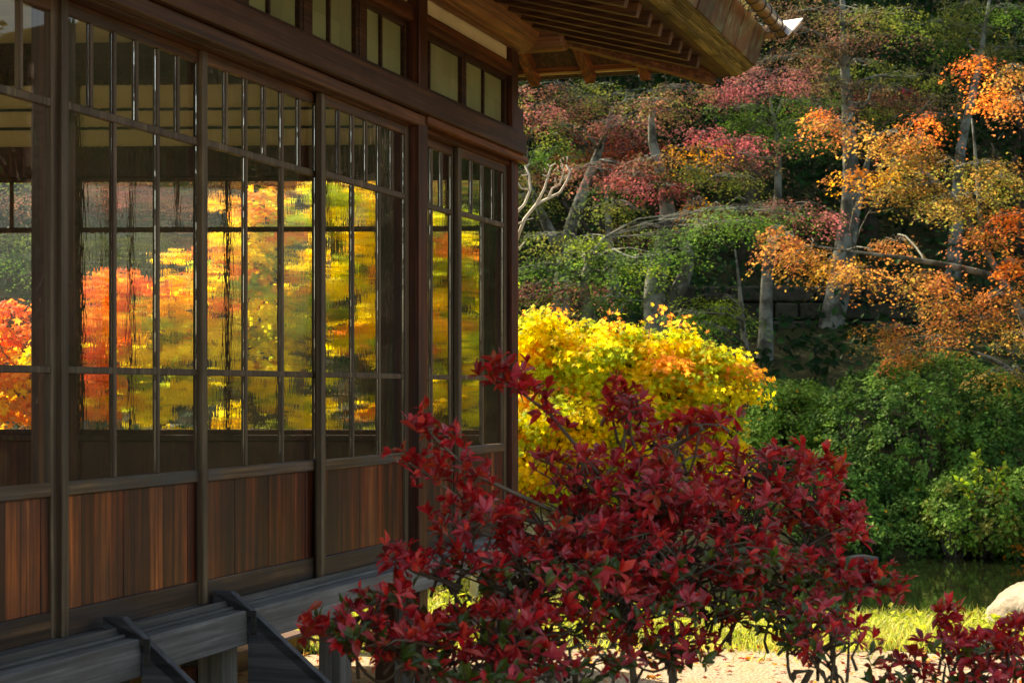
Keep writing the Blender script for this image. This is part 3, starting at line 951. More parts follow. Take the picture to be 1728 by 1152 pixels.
G1 = "maples on the hillside across the pond"
tree("maple_tree", "maple with pale forked trunk and dusty pink green layers below the eave", "tree",
     [[(948, 600), (948, 520), (952, 430), (978, 340), (1010, 255), (1035, 180)], [(950, 430), (925, 385), (903, 335), (888, 290)]],
     [(915, 148, 55, 16, 'rosegreen'), (985, 172, 80, 17, 'rosegreen'), (1080, 160, 90, 18, 'olive'), (1165, 150, 70, 16, 'rosegreen'), (1065, 200, 80, 16, 'rose'),
      (955, 208, 75, 16, 'olive'), (905, 178, 40, 14, 'rose'), (1120, 185, 60, 12, 'rosegreen'), (915, 250, 70, 26, 'green'), (905, 290, 50, 22, 'rosegreen'), (895, 330, 40, 16, 'olive'), (1010, 140, 50, 12, 'olive')], 23.5, G1, tone=.84, r0=.17)
tree("maple_tree", "maple with thick grey trunk and magenta tipped layers, middle of the hillside", "tree",
     [[(1112, 610), (1108, 540), (1106, 470), (1124, 390), (1122, 320), (1100, 240), (1103, 170)], [(1112, 540), (1150, 480), (1160, 430), (1148, 380), (1170, 330), (1180, 260)]],
     [(1100, 168, 60, 14, 'rosegreen', -.3), (1190, 220, 58, 11, 'magenta'), (1178, 247, 52, 16, 'orangeyellow'), (1262, 236, 70, 13, 'magenta'), (1245, 262, 85, 16, 'brownmute'), (1080, 296, 80, 13, 'magenta'),
      (1095, 268, 60, 14, 'rosegreen'), (1165, 285, 85, 18, 'olive'), (1235, 298, 55, 14, 'olive'), (1040, 318, 60, 15, 'green'), (1000, 278, 65, 14, 'rosegreen'), (1120, 312, 50, 12, 'magenta'),
      (1185, 345, 40, 12, 'orangeyellow'), (1030, 345, 60, 18, 'olive'), (1060, 390, 60, 28, 'brownmute', 1.2), (1200, 355, 60, 20, 'brownmute', 1.5)], 22, G1, tone=.84, r0=.2)
tree("maple_tree", "green maple with broad low layers reaching over the yellow maple", "tree",
     [[(1010, 620), (995, 540), (985, 480), (1000, 430), (1020, 400)]],
     [(985, 432, 110, 15, 'green'), (1100, 428, 105, 15, 'green'), (1020, 462, 95, 24, 'green'), (1045, 500, 60, 16, 'green'), (1165, 390, 90, 13, 'green'), (1265, 355, 110, 18, 'green'), (1245, 375, 80, 14, 'green'),
      (1330, 345, 85, 16, 'rosegreen'), (1385, 362, 50, 14, 'rose'), (915, 450, 60, 18, 'green'), (985, 482, 60, 13, 'rose'), (905, 478, 45, 14, 'rose'), (1000, 405, 55, 11, 'bright'), (1085, 445, 50, 13, 'bright'), (920, 395, 50, 13, 'olive'), (910, 500, 50, 16, 'olive')], 20.5, G1, tone=.84, r0=.12)
tree("maple_sapling", "slender young maple with two light green layers beside the stone wall", "tree",
     [[(1262, 625), (1256, 560), (1248, 480), (1240, 420)]],
     [(1200, 505, 68, 8, 'bright'), (1150, 528, 50, 9, 'green'), (1235, 538, 55, 9, 'green'), (1215, 520, 40, 8, 'bright'), (1180, 548, 30, 6, 'green')], 21.5, G1, tone=.95, r0=.06)
tree("maple_tree", "scarlet maple glowing in the shade behind the forked trunk", "tree",
     [[(1040, 560), (1030, 420), (1020, 300)]],
     [(1000, 255, 70, 20, 'redorange'), (945, 268, 50, 12, 'redorange'), (1065, 240, 60, 26, 'deepred'), (1060, 275, 60, 20, 'redorange'), (935, 190, 60, 16, 'deepred'), (1010, 215, 60, 16, 'deepred')], 27.5, G1, tone=.8)
tree("maple_tree", "tall thin maple with green layers and a pink top right of the eave corner", "tree",
     [[(1290, 650), (1292, 560), (1297, 450), (1313, 330), (1312, 235), (1300, 170)]],
     [(1330, 168, 100, 16, 'green'), (1285, 138, 110, 14, 'rose'), (1240, 150, 60, 12, 'magenta'), (1285, 210, 80, 16, 'green'), (1345, 235, 75, 16, 'green'), (1245, 182, 70, 15, 'green'), (1360, 205, 60, 16, 'green'), (1310, 118, 80, 14, 'rose'), (1400, 175, 60, 14, 'rosegreen')], 24, G1, tone=.84, r0=.11)
tree("maple_tree", "tall muted maple on a thick mottled trunk, olive and brown at the top", "tree",
     [[(1385, 660), (1395, 590), (1412, 500), (1430, 390), (1436, 290), (1426, 120), (1420, -20)], [(1430, 390), (1452, 320), (1470, 250)]],
     [(1330, 98, 100, 20, 'brownmute'), (1300, 40, 80, 24, 'brownmute'), (1400, 18, 90, 20, 'brownmute'), (1500, 20, 100, 22, 'olive'), (1390, 75, 70, 20, 'brownmute'), (1455, 108, 90, 16, 'olive'), (1450, 140, 80, 12, 'brownmute'),
      (1505, 152, 60, 12, 'darkmag'), (1550, 128, 80, 14, 'olive'), (1470, 60, 90, 14, 'rosegreen'), (1570, 165, 80, 14, 'brownmute'), (1390, 135, 70, 14, 'brownmute'), (1480, 178, 70, 14, 'olive'), (1310, -10, 90, 20, 'brownmute')], 26, G1, tone=.84, r0=.22)
tree("maple_tree", "olive green maple with a bent pale trunk high in the right corner", "tree",
     [[(1600, 640), (1612, 400), (1622, 250), (1645, 150), (1660, 60), (1670, 0)]],
     [(1560, 42, 90, 16, 'olive'), (1650, 45, 95, 18, 'olive'), (1700, 15, 70, 18, 'green'), (1610, 75, 70, 12, 'green'), (1700, 80, 60, 14, 'olive'), (1580, 195, 60, 12, 'olive'), (1620, 10, 80, 16, 'olive')], 29, G1, tone=.84, r0=.17)
tree("maple_tree", "orange maple spreading long branches over the clipped shrub at the right", "tree",
     [[(1790, 800), (1765, 700), (1735, 560), (1690, 470), (1655, 400), (1650, 290), (1640, 200)], [(1690, 470), (1620, 350), (1560, 290), (1470, 240), (1385, 208)], [(1765, 680), (1700, 620), (1640, 592), (1570, 585)], [(1735, 560), (1780, 350), (1740, 190), (1690, 130)], [(1690, 470), (1560, 440), (1440, 425), (1330, 408)]],
     [(1415, 205, 60, 15, 'orange'), (1385, 190, 26, 9, 'fire'), (1480, 225, 70, 18, 'orange'), (1540, 240, 60, 20, 'orange'), (1455, 290, 62, 11, 'orangeyellow'), (1505, 312, 60, 13, 'orangeolive'), (1580, 265, 60, 22, 'orangeolive'),
      (1650, 275, 70, 26, 'orangeolive'), (1700, 300, 55, 30, 'orangeolive'), (1600, 340, 62, 18, 'orangeolive'), (1680, 390, 60, 22, 'orange'), (1640, 335, 60, 20, 'orangeolive'), (1325, 408, 55, 15, 'orange'), (1390, 442, 70, 14, 'orangeyellow'), (1305, 388, 26, 10, 'orange'), (1360, 425, 60, 13, 'orange'), (1450, 448, 60, 12, 'orange'),
      (1515, 408, 45, 9, 'orange'), (1550, 460, 60, 14, 'orange'), (1590, 475, 50, 14, 'orange'), (1490, 550, 45, 15, 'orange'), (1560, 575, 85, 17, 'orange'), (1640, 540, 90, 20, 'orange'), (1700, 495, 50, 26, 'orange'), (1715, 440, 45, 22, 'fire'), (1690, 625, 50, 15, 'orangeolive'), (1520, 598, 45, 9, 'orange'), (1610, 510, 60, 16, 'orange'),
      (1650, 98, 36, 14, 'fire'), (1700, 115, 42, 18, 'orange'), (1680, 148, 50, 13, 'fire'), (1725, 165, 40, 16, 'orange'), (1520, 275, 50, 14, 'orangeolive'), (1720, 360, 50, 22, 'fire'), (1725, 560, 45, 20, 'orangeolive'), (1560, 195, 35, 9, 'fire'), (1545, 310, 45, 14, 'orangeolive')], 19, None, r0=.07, leaf=.025, dens=1.0, tone=.95)


# bright maples near the house: domed crowns of star leaves
def dome_maple(name, label, lobes, foot, n, group, size=.062, sprigs=0, pals=(('yellow', .5), ('yelgreen', .2), ('yelorange', .3)), top=None):
    root = empty(name, (foot[0], foot[1], float(terrain(foot[0], foot[1])) - .05)); tag(root, label, "tree", group)
    f0 = np.array(root.location)
    tb = MB(); acc = []
    area = sum(a[2] * a[3] for a in lobes)
    for (px, py, rx, ry, Y, dep) in lobes:
        c = at(px, py, Y); k = Y / F; R = np.array([rx * k, dep, ry * k])
        m = int(n * rx * ry / area)
        ks = max(8, m // 62)
        d = norm(rng.normal(0, 1, (ks, 3)) + np.array([0, -.15, .25])); rr = rng.uniform(.15, 1.08, (ks, 1)) ** .6
        R = R * np.array([1, .72, 1]); sc = c + d * rr * R
        idx = rng.integers(0, ks, m)
        da = rng.uniform(0, 2 * math.pi, m); dr = np.sqrt(rng.random(m)) * rng.uniform(.09, .2, ks)[idx]
        dd = np.stack([np.cos(da) * dr, np.sin(da) * dr, rng.normal(0, .028, m) - 2.2 * dr ** 2], 1)
        P = sc[idx] + dd
        names = [p for p, _ in pals]; wts = np.array([w for _, w in pals])
        hgt = d[:, 2]
        cols = np.zeros((ks, 3))
        for i in range(ks):
            wv = wts.copy()
            if top is not None: wv[names.index(top)] *= math.exp(2.2 * (hgt[i] - .2))
            pn = names[rng.choice(len(names), p=wv / wv.sum())]
            cols[i] = PAL[pn][rng.integers(0, len(PAL[pn]))]
        col = np.clip(cols[idx] * (1 + rng.normal(0, .13, (m, 1))), .01, .95)
        Nn = norm(d[idx] * .55 + dd * np.array([3, 3, 0]) + np.array([0, -.15, .5]) + rng.normal(0, .36, (m, 3)))
        T = norm(d[idx] * np.array([1, 1, .2]) + np.array([0, 0, -.35]) + rng.normal(0, .5, (m, 3)))
        acc.append((P, T, Nn, size * rng.uniform(.65, 1.2, m), col))
        hub = c + np.array([0, 0, -.75 * R[2]])
        tb.tube([tuple(np.array(q) - f0) for q in curve(f0, hub, .15, 6)], list(np.linspace(.045, .022, 6)), 7)
        for q in sc[rng.permutation(ks)[:34]]:
            cv = curve(hub, q, .06, 5)
            tb.tube([tuple(np.array(z) - f0) for z in cv], list(np.linspace(.013, .004, 5)), 5)
    for _ in range(sprigs):
        l = lobes[rng.integers(0, len(lobes))]
        a = at(l[0] + rng.normal(0, l[2] * .5), l[1] - l[3] * .85, l[4] - .15); c = a + np.array([rng.normal(0, .09), rng.normal(0, .05), rng.uniform(.05, .17)])
        cv = curve(a, c, 0, 6); tb.tube([tuple(np.array(z) - f0) for z in cv], list(np.linspace(.004, .002, 6)), 4)
        m = int(rng.integers(9, 20)); t = rng.random((m, 1)) ** .6
        P = a + (c - a) * t + rng.normal(0, .03, (m, 3))
        acc.append((P, norm(rng.normal(0, 1, (m, 3)) + np.array([0, 0, -.4])), norm(rng.normal(0, .5, (m, 3)) + np.array([0, -.4, .5])), size * rng.uniform(.6, 1.1, m), pick('yelorange', m, .15)))
    tb.build("trunk", M['stem'], root, 0, True)
    P, T, Nn, sz, col = [np.concatenate([a[i] for a in acc]) for i in range(5)]
    leaf_mesh("crown", P - f0, T, Nn, sz, col, L_MAPLE, M['leaf'], root)
    return root

dome_maple("yellow_maple", "low domed yellow maple with orange tips right beside the corner post", [
    (905, 620, 80, 85, 12.4, .55), (1000, 610, 110, 62, 12.3, .6), (1110, 640, 100, 75, 12.2, .6), (1195, 650, 72, 66, 12.2, .5), (1235, 640, 34, 34, 12.1, .3), (960, 720, 110, 80, 12.1, .6), (1100, 730, 110, 75, 12.1, .6), (1190, 740, 70, 60, 12.1, .5), (910, 560, 50, 34, 12.3, .35),
    (1145, 590, 30, 32, 12.2, .2), (1148, 560, 10, 22, 12.2, .08), (1240, 610, 12, 26, 12.1, .08), (1045, 560, 26, 22, 12.2, .15), (925, 540, 26, 22, 12.2, .15), (990, 560, 30, 24, 12.3, .2), (1262, 660, 14, 18, 12.1, .1), (1200, 600, 28, 22, 12.1, .15), (1095, 575, 22, 20, 12.2, .12), (950, 800, 90, 55, 12.1, .5), (1200, 815, 50, 40, 12.2, .4), (1060, 575, 60, 25, 12.3, .3), (900, 760, 50, 110, 12.2, .5)],
    (.75, 12.5), 38000, None, .033, 9, (('lemon', .3), ('yellow', .28), ('yelgreen', .34), ('yelorange', .08)), 'yelorange')
GB = None
dome_maple("yellow_maple", "tall yellow maple in sun seen through the middle panes of the glazed facade", [
    (450, 400, 110, 95, 13.6, .7), (560, 370, 110, 75, 13.8, .7), (380, 520, 130, 120, 13.4, .8), (520, 520, 140, 110, 13.5, .8), (640, 430, 90, 120, 13.9, .7), (300, 560, 90, 110, 13.2, .6), (620, 600, 110, 110, 13.6, .7), (430, 650, 160, 90, 13.2, .7), (270, 660, 90, 80, 13.0, .6)],
    (-1.9, 13.7), 15000, None, .05, 0, (('lemon', .6), ('yelgreen', .32), ('yelorange', .08)), 'yelorange')
dome_maple("yellow_maple", "green gold maple seen through the panes nearest the corner post", [
    (740, 440, 80, 90, 14.2, .7), (760, 580, 90, 110, 14.0, .7), (800, 500, 60, 100, 14.4, .6), (720, 680, 110, 70, 13.8, .7)],
    (-.45, 14.3), 6500, None, .05, 0, (('lemon', .45), ('yelgreen', .47), ('yelorange', .08)), 'yelorange')
dome_maple("orange_maple", "fiery orange maple in sun seen through the leftmost panes", [
    (50, 620, 80, 95, 12.6, .6), (150, 560, 75, 90, 12.9, .6), (130, 660, 90, 80, 12.6, .6), (200, 500, 60, 60, 13.2, .5), (-40, 640, 90, 110, 12.6, .6), (30, 540, 50, 40, 12.8, .4)],
    (-3.2, 12.9), 7500, None, .047, 0, (('fire', .4), ('yelorange', .4), ('lemon', .2)), 'fire')
G3 = None
tree("maple_tree", "muted pink maple far behind the house, seen through the left windows", "tree",
     [[(150, 660), (160, 500), (180, 330)]],
     [(60, 330, 110, 22, 'rosegreen'), (200, 320, 110, 24, 'rose'), (310, 330, 90, 24, 'rosegreen'), (100, 390, 120, 26, 'olive'), (240, 400, 120, 28, 'olive'), (340, 390, 90, 30, 'rosegreen'), (20, 430, 100, 28, 'green'), (160, 460, 120, 26, 'olive'), (300, 470, 100, 30, 'green'), (250, 280, 150, 30, 'rosegreen'), (60, 280, 130, 30, 'olive')], 21, None, r0=.14)
tree("maple_tree", "red maple far behind the house, seen through the upper right panes", "tree",
     [[(700, 660), (690, 500), (680, 300)]],
     [(560, 270, 120, 30, 'redorange'), (700, 280, 120, 30, 'orange'), (800, 300, 90, 30, 'olive'), (640, 330, 120, 30, 'orange'), (760, 370, 100, 30, 'olive'), (600, 400, 120, 30, 'green'), (700, 450, 120, 30, 'green'), (450, 300, 100, 26, 'orange')], 22, None, r0=.14)


# dark evergreens filling the hill behind
def evergreen(label, x, y, h, r, n, pal='ever', lsz=.13, group='dark evergreens behind the maples'):
    z = float(terrain(x, y))
    root = empty("evergreen_tree", (x, y, z - .1)); tag(root, label, "tree", group)
    tb = MB(); tb.tube([(0, 0, 0), (.1, 0, h * .4), (0, .1, h * .85)], [.2, .15, .05], 8)
    ks = 60
    d = norm(rng.normal(0, 1, (ks, 3))); rr = rng.random((ks, 1)) ** .4
    sc = d * rr * np.array([r, r, h * .46]) + np.array([0, 0, h * .52])
    for q in sc[:24]:
        tb.tube(curve((0, .05, max(.4, q[2] - r * .6)), tuple(q), .1, 4), [.06, .04, .03, .015], 5)
    tb.build("trunk", M['twig'], root, 0, True)
    idx = rng.integers(0, ks, n)
    P = sc[idx] + rng.normal(0, .5, (n, 3)) * np.array([.75, .75, .5]) * (.5 + r * .22)
    leaf_mesh("crown", P, norm(rng.normal(0, 1, (n, 3))), norm(rng.normal(0, .6, (n, 3)) + np.array([0, -.2, .6])), lsz * rng.uniform(.6, 1.3, n), pick(pal, n, .2), L_OVAL, M['leaf_green'], root)

EL = "dark green evergreen with dense foliage standing in the shade behind the maples"
for (x, y) in ((-13, 33), (-8.5, 30), (-4.5, 31), (-1.0, 30), (1.6, 32), (4.2, 31.5), (6.6, 33), (9.2, 32), (11.8, 31), (14.6, 30), (1, 38), (5, 39), (9, 39), (13, 38), (17.5, 33), (-3, 38), (-7, 37), (-10, 42), (-6, 43), (-2, 44), (2, 44), (6, 45), (10, 44), (14, 44), (18, 42), (21, 36)):
    evergreen(EL, x, y, rng.uniform(7.5, 9.0) if y < 35 else 8.5, rng.uniform(2.2, 2.8), 7000)
# trees round the pond's right side, mirrored in the panes
for i, (x, y, h) in enumerate(((10.5, 20.5, 6), (14, 17.5, 7), (16.5, 13, 7), (16, 8.5, 7.5), (14.5, 23, 7))):
    evergreen('dark evergreen growing on the right bank of the pond', x, y, h, 2.3, 4200, group='evergreens on the right bank')
for (x, y, h) in ((2.5, -8, 7), (6.5, -6.5, 8)):  # unseen trees added to hold back sky light from the camera side
    evergreen('unseen dark evergreen added behind the viewer to block sky light', x, y, h, 2.4, 4500, group='added sky blocking evergreens behind the viewer')
for (x, y) in ((-27, 27), (-22, 31), (-17.5, 36), (-13, 41), (-8, 45), (-3, 48.5), (2.5, 52), (8, 54), (14, 55), (20, 54)):  # unseen tall trees added to throw shade over the forest below
    evergreen('unseen tall evergreen added on the hill crest to shade the slope', x, y, rng.uniform(17, 20), 3.6, 6500, 'ever', .24, 'added shade evergreens on the crest')
# understorey on the slope
n = 60000
P = np.stack([rng.uniform(-16, 22, n), np.where(rng.random(n) < .2, rng.uniform(20.3, 26, n), rng.uniform(25.5, 58, n)), np.zeros(n)], 1)
P[:, 2] = terrain(P[:, 0], P[:, 1]) + rng.random(n) ** 1.6 * np.where(P[:, 1] < 25.5, .35, 1) * (.5 + .9 * (np.sin(P[:, 0] * 1.7) * np.sin(P[:, 1] * 1.1 + 1) + 1) * .6)
tag(leaf_mesh("undergrowth", P, norm(rng.normal(0, 1, (n, 3))), norm(rng.normal(0, .5, (n, 3)) + np.array([0, -.3, .7])), .16 * rng.uniform(.5, 1.3, n), pick('ever', n, .25), L_OVAL, M['leaf_green']), kind='stuff', label="dark undergrowth of low leaves on the shaded slope")


# clipped shrubs across the pond
def shrub(name, label, lobes, n, pals, size, gap=.32, group=None):
    c0 = np.mean([at(l[0], l[1], l[4])[:2] for l in lobes], 0)
    root = empty(name, (c0[0], c0[1], float(terrain(c0[0], c0[1])))); tag(root, label, "shrub", group)
    f0 = np.array(root.location); acc = []; tb = MB()
    area = sum(l[2] * l[3] for l in lobes)
    for (px, py, rx, ry, Y, dep) in lobes:
        c = at(px, py, Y); k = Y / F; R = np.array([rx * k, dep, ry * k])
        m = int(n * rx * ry / area); ks = max(30, m // 26)
        d = norm(rng.normal(0, 1, (ks, 3)) + np.array([0, -.25, .15]))
        lump = 1 + .03 * np.sin(d[:, 0:1] * 9 + 1) * np.sin(d[:, 2:3] * 8) + .03 * np.sin(d[:, 0:1] * 21 + d[:, 2:3] * 17)
        sc = c + d * R * lump * rng.uniform(.92, 1.0, (ks, 1))
        idx = rng.integers(0, ks, m)
        P = sc[idx] + rng.normal(0, .5, (m, 3)) * .07
        keep = (rng.random(m) > .0)
        pn = [p for p, _ in pals]; w = np.array([q for _, q in pals]); w = w / w.sum()
        ch = rng.choice(len(pn), ks, p=w)
        base = np.array([PAL[pn[i]][rng.integers(0, len(PAL[pn[i]]))] for i in ch])
        col = np.clip(base[idx] * (1 + rng.normal(0, .18, (m, 1))), .004, .9)
        rare = rng.random(m) < .004
        col[rare] = PAL['orangeyellow'][0]
        Nn = norm(d[idx] * .6 + np.array([0, -.1, .5]) + rng.normal(0, .45, (m, 3)))
        T = norm(d[idx] + rng.normal(0, .8, (m, 3)))
        acc.append((P, T, Nn, size * rng.uniform(.6, 1.3, m), col))
        for q in sc[rng.permutation(ks)[:30]]:
            tb.tube([tuple(np.array(z) - f0) for z in curve((c[0], c[1], f0[2]), q, .05, 4)], [.03, .02, .012, .005], 5)
    tb.build("stems", M['twig'], root, 0, True)
    P, T, Nn, sz, col = [np.concatenate([a[i] for a in acc]) for i in range(5)]
    leaf_mesh("foliage", P - f0, T, Nn, sz, col, L_OVAL, M['leaf_green'], root)
    return root

shrub("clipped_shrub", "huge round clipped dark green shrub on the far bank of the pond", [(1575, 800, 238, 200, 19.4, 1.4), (1450, 925, 90, 40, 18.1, .4), (1540, 920, 90, 45, 18.0, .4), (1370, 890, 70, 45, 17.8, .4), (1445, 912, 60, 26, 17.6, .3), (1310, 870, 60, 55, 18.2, .4), (1440, 850, 110, 90, 18.7, .7), (1680, 800, 110, 160, 19.2, 1.1), (1520, 880, 110, 55, 18.4, .6), (1600, 870, 90, 60, 18.3, .5)], 85000, (('hedge', .85), ('hedge2', .15)), .05)
shrub("clipped_shrub", "smaller mid green clipped shrub between yellow maple and huge round shrub", [(1315, 740, 75, 95, 20.2, .8), (1360, 700, 45, 50, 20.4, .5), (1290, 700, 45, 50, 20.4, .5)], 16000, (('hedge2', 1.0),), .05)
shrub("bank_shrub", "loose yellowish shrub with orange specks overhanging the water at the right edge", [(1650, 860, 85, 65, 17.7, .6), (1725, 870, 60, 75, 17.6, .5), (1610, 880, 40, 40, 17.6, .4)], 8500, (('hedge2', .7), ('olive', .25), ('orangeyellow', .012)), .05)
# light green upright shoots
root = empty("leafy_shoots", tuple(at(1655, 850, 17.4))); tag(root, "light green upright leafy shoots rising from the bank shrub", "plant")
f0 = np.array(root.location); tb = MB(); PP = []
for (x0, x1, y1) in ((1655, 1648, 768), (1668, 1692, 786), (1645, 1618, 812)):
    a, c = at(x0, 850, 17.4), at(x1, y1, 17.3); cv = curve(a, c, .03, 8)
    tb.tube([tuple(np.array(z) - f0) for z in cv], list(np.linspace(.01, .003, 8)), 5)
    for t in np.linspace(.25, 1, 16):
        PP.append(a + (c - a) * t)
tb.build("stems", M['stem'], root, 0, True)
P = np.repeat(np.array(PP), 2, 0); n = len(P)
leaf_mesh("leaves", P - f0, norm(rng.normal(0, 1, (n, 3)) * np.array([1, .5, .2]) + np.array([0, 0, .5])), norm(rng.normal(0, .5, (n, 3)) + np.array([0, -.6, .5])), rng.uniform(.06, .09, n), pick('bright', n), L_OVAL, M['leaf'], root)


# red shrub in the foreground: whorls of leaves at the twig tips
def red_shrub(label, lobes, extra, foot, dens, group=None):
    root = empty("red_shrub", (foot[0], foot[1], 0)); tag(root, label, "shrub", group)
    f0 = np.array(root.location); tb = MB()
    tips = []; axes = []; low = []
    nodes = [f0.copy()]; rads = [.012]
    for dx, dy, dz in ((-.28, .02, .62), (.05, .1, .8), (.32, -.05, .7), (.12, -.1, .5), (-.1, .12, .95)):
        cv = curve(f0 + rng.normal(0, .03, 3) * [1, 1, 0], f0 + np.array([dx, dy, dz]) * (1 if foot[0] < 1 else .6), .03, 7)
        tb.tube([tuple(np.array(z) - f0) for z in cv], list(np.linspace(.013, .007, 7)), 7)
        nodes += [np.array(z) for z in cv[1:]]; rads += list(np.linspace(.013, .007, 7)[1:])
    lobes = sorted(lobes, key=lambda l: np.linalg.norm(at(l[0], l[1] + l[3], l[4]) - f0))
    for (px, py, rx, ry, Y, dep) in lobes:
        c = at(px, py, Y); k = Y / F; R = np.array([rx * k, dep, ry * k])
        m = int(dens * rx * ry / 100 * math.pi)
        d = norm(rng.normal(0, 1, (m, 3)) + np.array([0, -.2, .35])); rr = rng.uniform(.25, 1, (m, 1)) ** .5
        q = c + d * rr * R
        keep_ = (np.sin(q[:, 0] * 11) * np.sin(q[:, 2] * 17 + q[:, 1] * 6) > -.78); q = q[keep_]; d = d[keep_]; rr = rr[keep_]; m = len(q)
        tips.append(q); axes.append(norm(d * .6 + np.array([0, 0, .75]) + rng.normal(0, .25, (m, 3)))); low.append(d[:, 2] * rr[:, 0])
        hub = c + np.array([0, 0, -1.0 * R[2]])
        nd = np.array(nodes); cost = np.linalg.norm(nd - hub, axis=1) + 2.0 * np.maximum(nd[:, 2] - hub[2] + .05, 0)
        j = int(np.argmin(cost)); r_ = max(.0035, rads[j] * .8)
        cv = curve(nd[j], hub, -.05, 7)
        tb.tube([tuple(np.array(z) - f0) for z in cv], list(np.linspace(r_, .003, 7)), 6)
        nodes += [np.array(z) for z in cv[2:]]; rads += list(np.linspace(r_, .003, 7)[2:])
        for j in rng.permutation(m)[:max(10, m // 2)]:
            st0 = np.array(cv[-1]) * .8 + c * .2 + rng.normal(0, .03, 3)
            tb.tube([tuple(np.array(z) - f0) for z in curve(st0, q[j], .01, 5)], [.004, .0035, .003, .0022, .0016], 4)
    for chain in extra:                       # long shoots carrying whorls
        pts = [at(*p) for p in chain]
        fine = []
        for a, c in zip(pts[:-1], pts[1:]):
            for t in np.linspace(0, 1, 8, endpoint=False): fine.append(a + (c - a) * t)
        fine.append(pts[-1])
        tb.tube([tuple(z - f0) for z in fine], list(np.linspace(.0055, .002, len(fine))), 5)
        m = len(fine)
        qs = np.array(fine)[m // 4:]
        for rep in range(2):
            q = qs + rng.normal(0, .018, qs.shape) + np.array([0, 0, .012])
            tips.append(q); axes.append(norm(np.array([0, 0, .8]) + rng.normal(0, .4, q.shape))); low.append(np.full(len(q), .8))
    tips = np.concatenate(tips); axes = np.concatenate(axes); low = np.concatenate(low)
    K = 6
    n = len(tips)
    A = np.repeat(axes, K, 0); P0 = np.repeat(tips, K, 0); lw = np.repeat(low, K)
    rad = norm(np.cross(A, norm(rng.normal(0, 1, A.shape))))
    el = rng.uniform(-.2, 1.25, (n * K, 1))
    T = norm(rad * np.cos(el) + A * np.sin(el)); Nn = norm(A * np.cos(el) - rad * np.sin(el) + rng.normal(0, .25, A.shape))
    col = pick('red', n * K, .18)
    wmix = np.repeat(rng.random(n), K)
    mk = wmix > .72; col[mk] = pick('redmix', int(mk.sum()), .18)
    mk = np.repeat(rng.random(n), K) < .14; col[mk] = pick('redpink', int(mk.sum()), .15)  # pink whorls: leaf variety, partly sky sheen painted into the colour
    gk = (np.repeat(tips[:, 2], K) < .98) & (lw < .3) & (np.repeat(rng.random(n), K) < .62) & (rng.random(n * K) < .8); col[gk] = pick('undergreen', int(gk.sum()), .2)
    tb.build("stems", M['stem'], root, 0, True)
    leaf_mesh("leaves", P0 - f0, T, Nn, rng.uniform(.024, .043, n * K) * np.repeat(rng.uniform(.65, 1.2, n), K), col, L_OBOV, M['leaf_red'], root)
    return root

red_shrub("large dark red shrub in the foreground before the house corner", [
    (1060, 690, 50, 28, 4.2, .10), (1180, 720, 38, 14, 4.1, .06), (1130, 760, 90, 36, 4.3, .18), (975, 790, 80, 30, 4.2, .2),
    (1090, 830, 170, 50, 4.3, .3), (1280, 790, 110, 36, 4.4, .2), (1350, 830, 80, 40, 4.4, .2), (1240, 860, 150, 50, 4.4, .3), (960, 890, 190, 50, 4.2, .3), (790, 880, 80, 30, 4.0, .15),
    (1380, 900, 90, 34, 4.4, .2), (1130, 930, 230, 55, 4.2, .35), (1330, 960, 130, 40, 4.3, .25), (1440, 985, 80, 28, 4.3, .15), (900, 960, 170, 48, 4.0, .3), (760, 960, 70, 32, 3.9, .12), (650, 1015, 65, 32, 3.8, .12),
    (590, 1060, 75, 30, 3.7, .12), (700, 1085, 110, 38, 3.7, .2), (860, 1060, 150, 50, 3.8, .25), (1040, 1010, 160, 52, 4.0, .3), (1200, 1010, 130, 36, 4.1, .25), (1330, 1040, 110, 40, 4.1, .2), (1400, 1090, 80, 50, 4.0, .2), (960, 1110, 130, 40, 3.8, .2), (1130, 1090, 90, 30, 4.0, .2), (800, 1130, 120, 32, 3.7, .2)],
    [[(1010, 800, 4.2), (930, 700, 4.15), (870, 655, 4.1), (835, 640, 4.1)], [(930, 860, 4.1), (800, 800, 4.0), (740, 745, 3.95), (705, 705, 3.95)], [(900, 880, 4.1), (790, 850, 4.0), (720, 800, 3.95), (690, 780, 3.9)], [(780, 990, 3.9), (700, 965, 3.85), (660, 940, 3.85)],
     [(700, 1120, 3.7), (600, 1090, 3.7), (510, 1075, 3.65)], [(1050, 760, 4.2), (1060, 700, 4.2), (1040, 655, 4.2)], [(1130, 760, 4.2), (1190, 722, 4.15), (1222, 712, 4.15)], [(1320, 820, 4.4), (1390, 790, 4.4), (1420, 815, 4.4)], [(1370, 920, 4.4), (1430, 890, 4.4), (1460, 880, 4.4)], [(1400, 1000, 4.3), (1470, 985, 4.3), (1520, 992, 4.3)]],
    (.33, 4.15), .47)
red_shrub("low dark red shrub sprig in the bottom right corner of the view", [
    (1600, 1095, 70, 26, 4.3, .12), (1690, 1100, 60, 32, 4.3, .12), (1540, 1125, 55, 22, 4.3, .1), (1640, 1140, 110, 30, 4.3, .15), (1740, 1130, 60, 40, 4.3, .15), (1500, 1150, 50, 20, 4.3, .1)],
    [[(1650, 1130, 4.3), (1610, 1070, 4.3), (1590, 1035, 4.3)], [(1700, 1140, 4.3), (1700, 1080, 4.3), (1725, 1050, 4.3)]], (1.15, 4.35), .42)

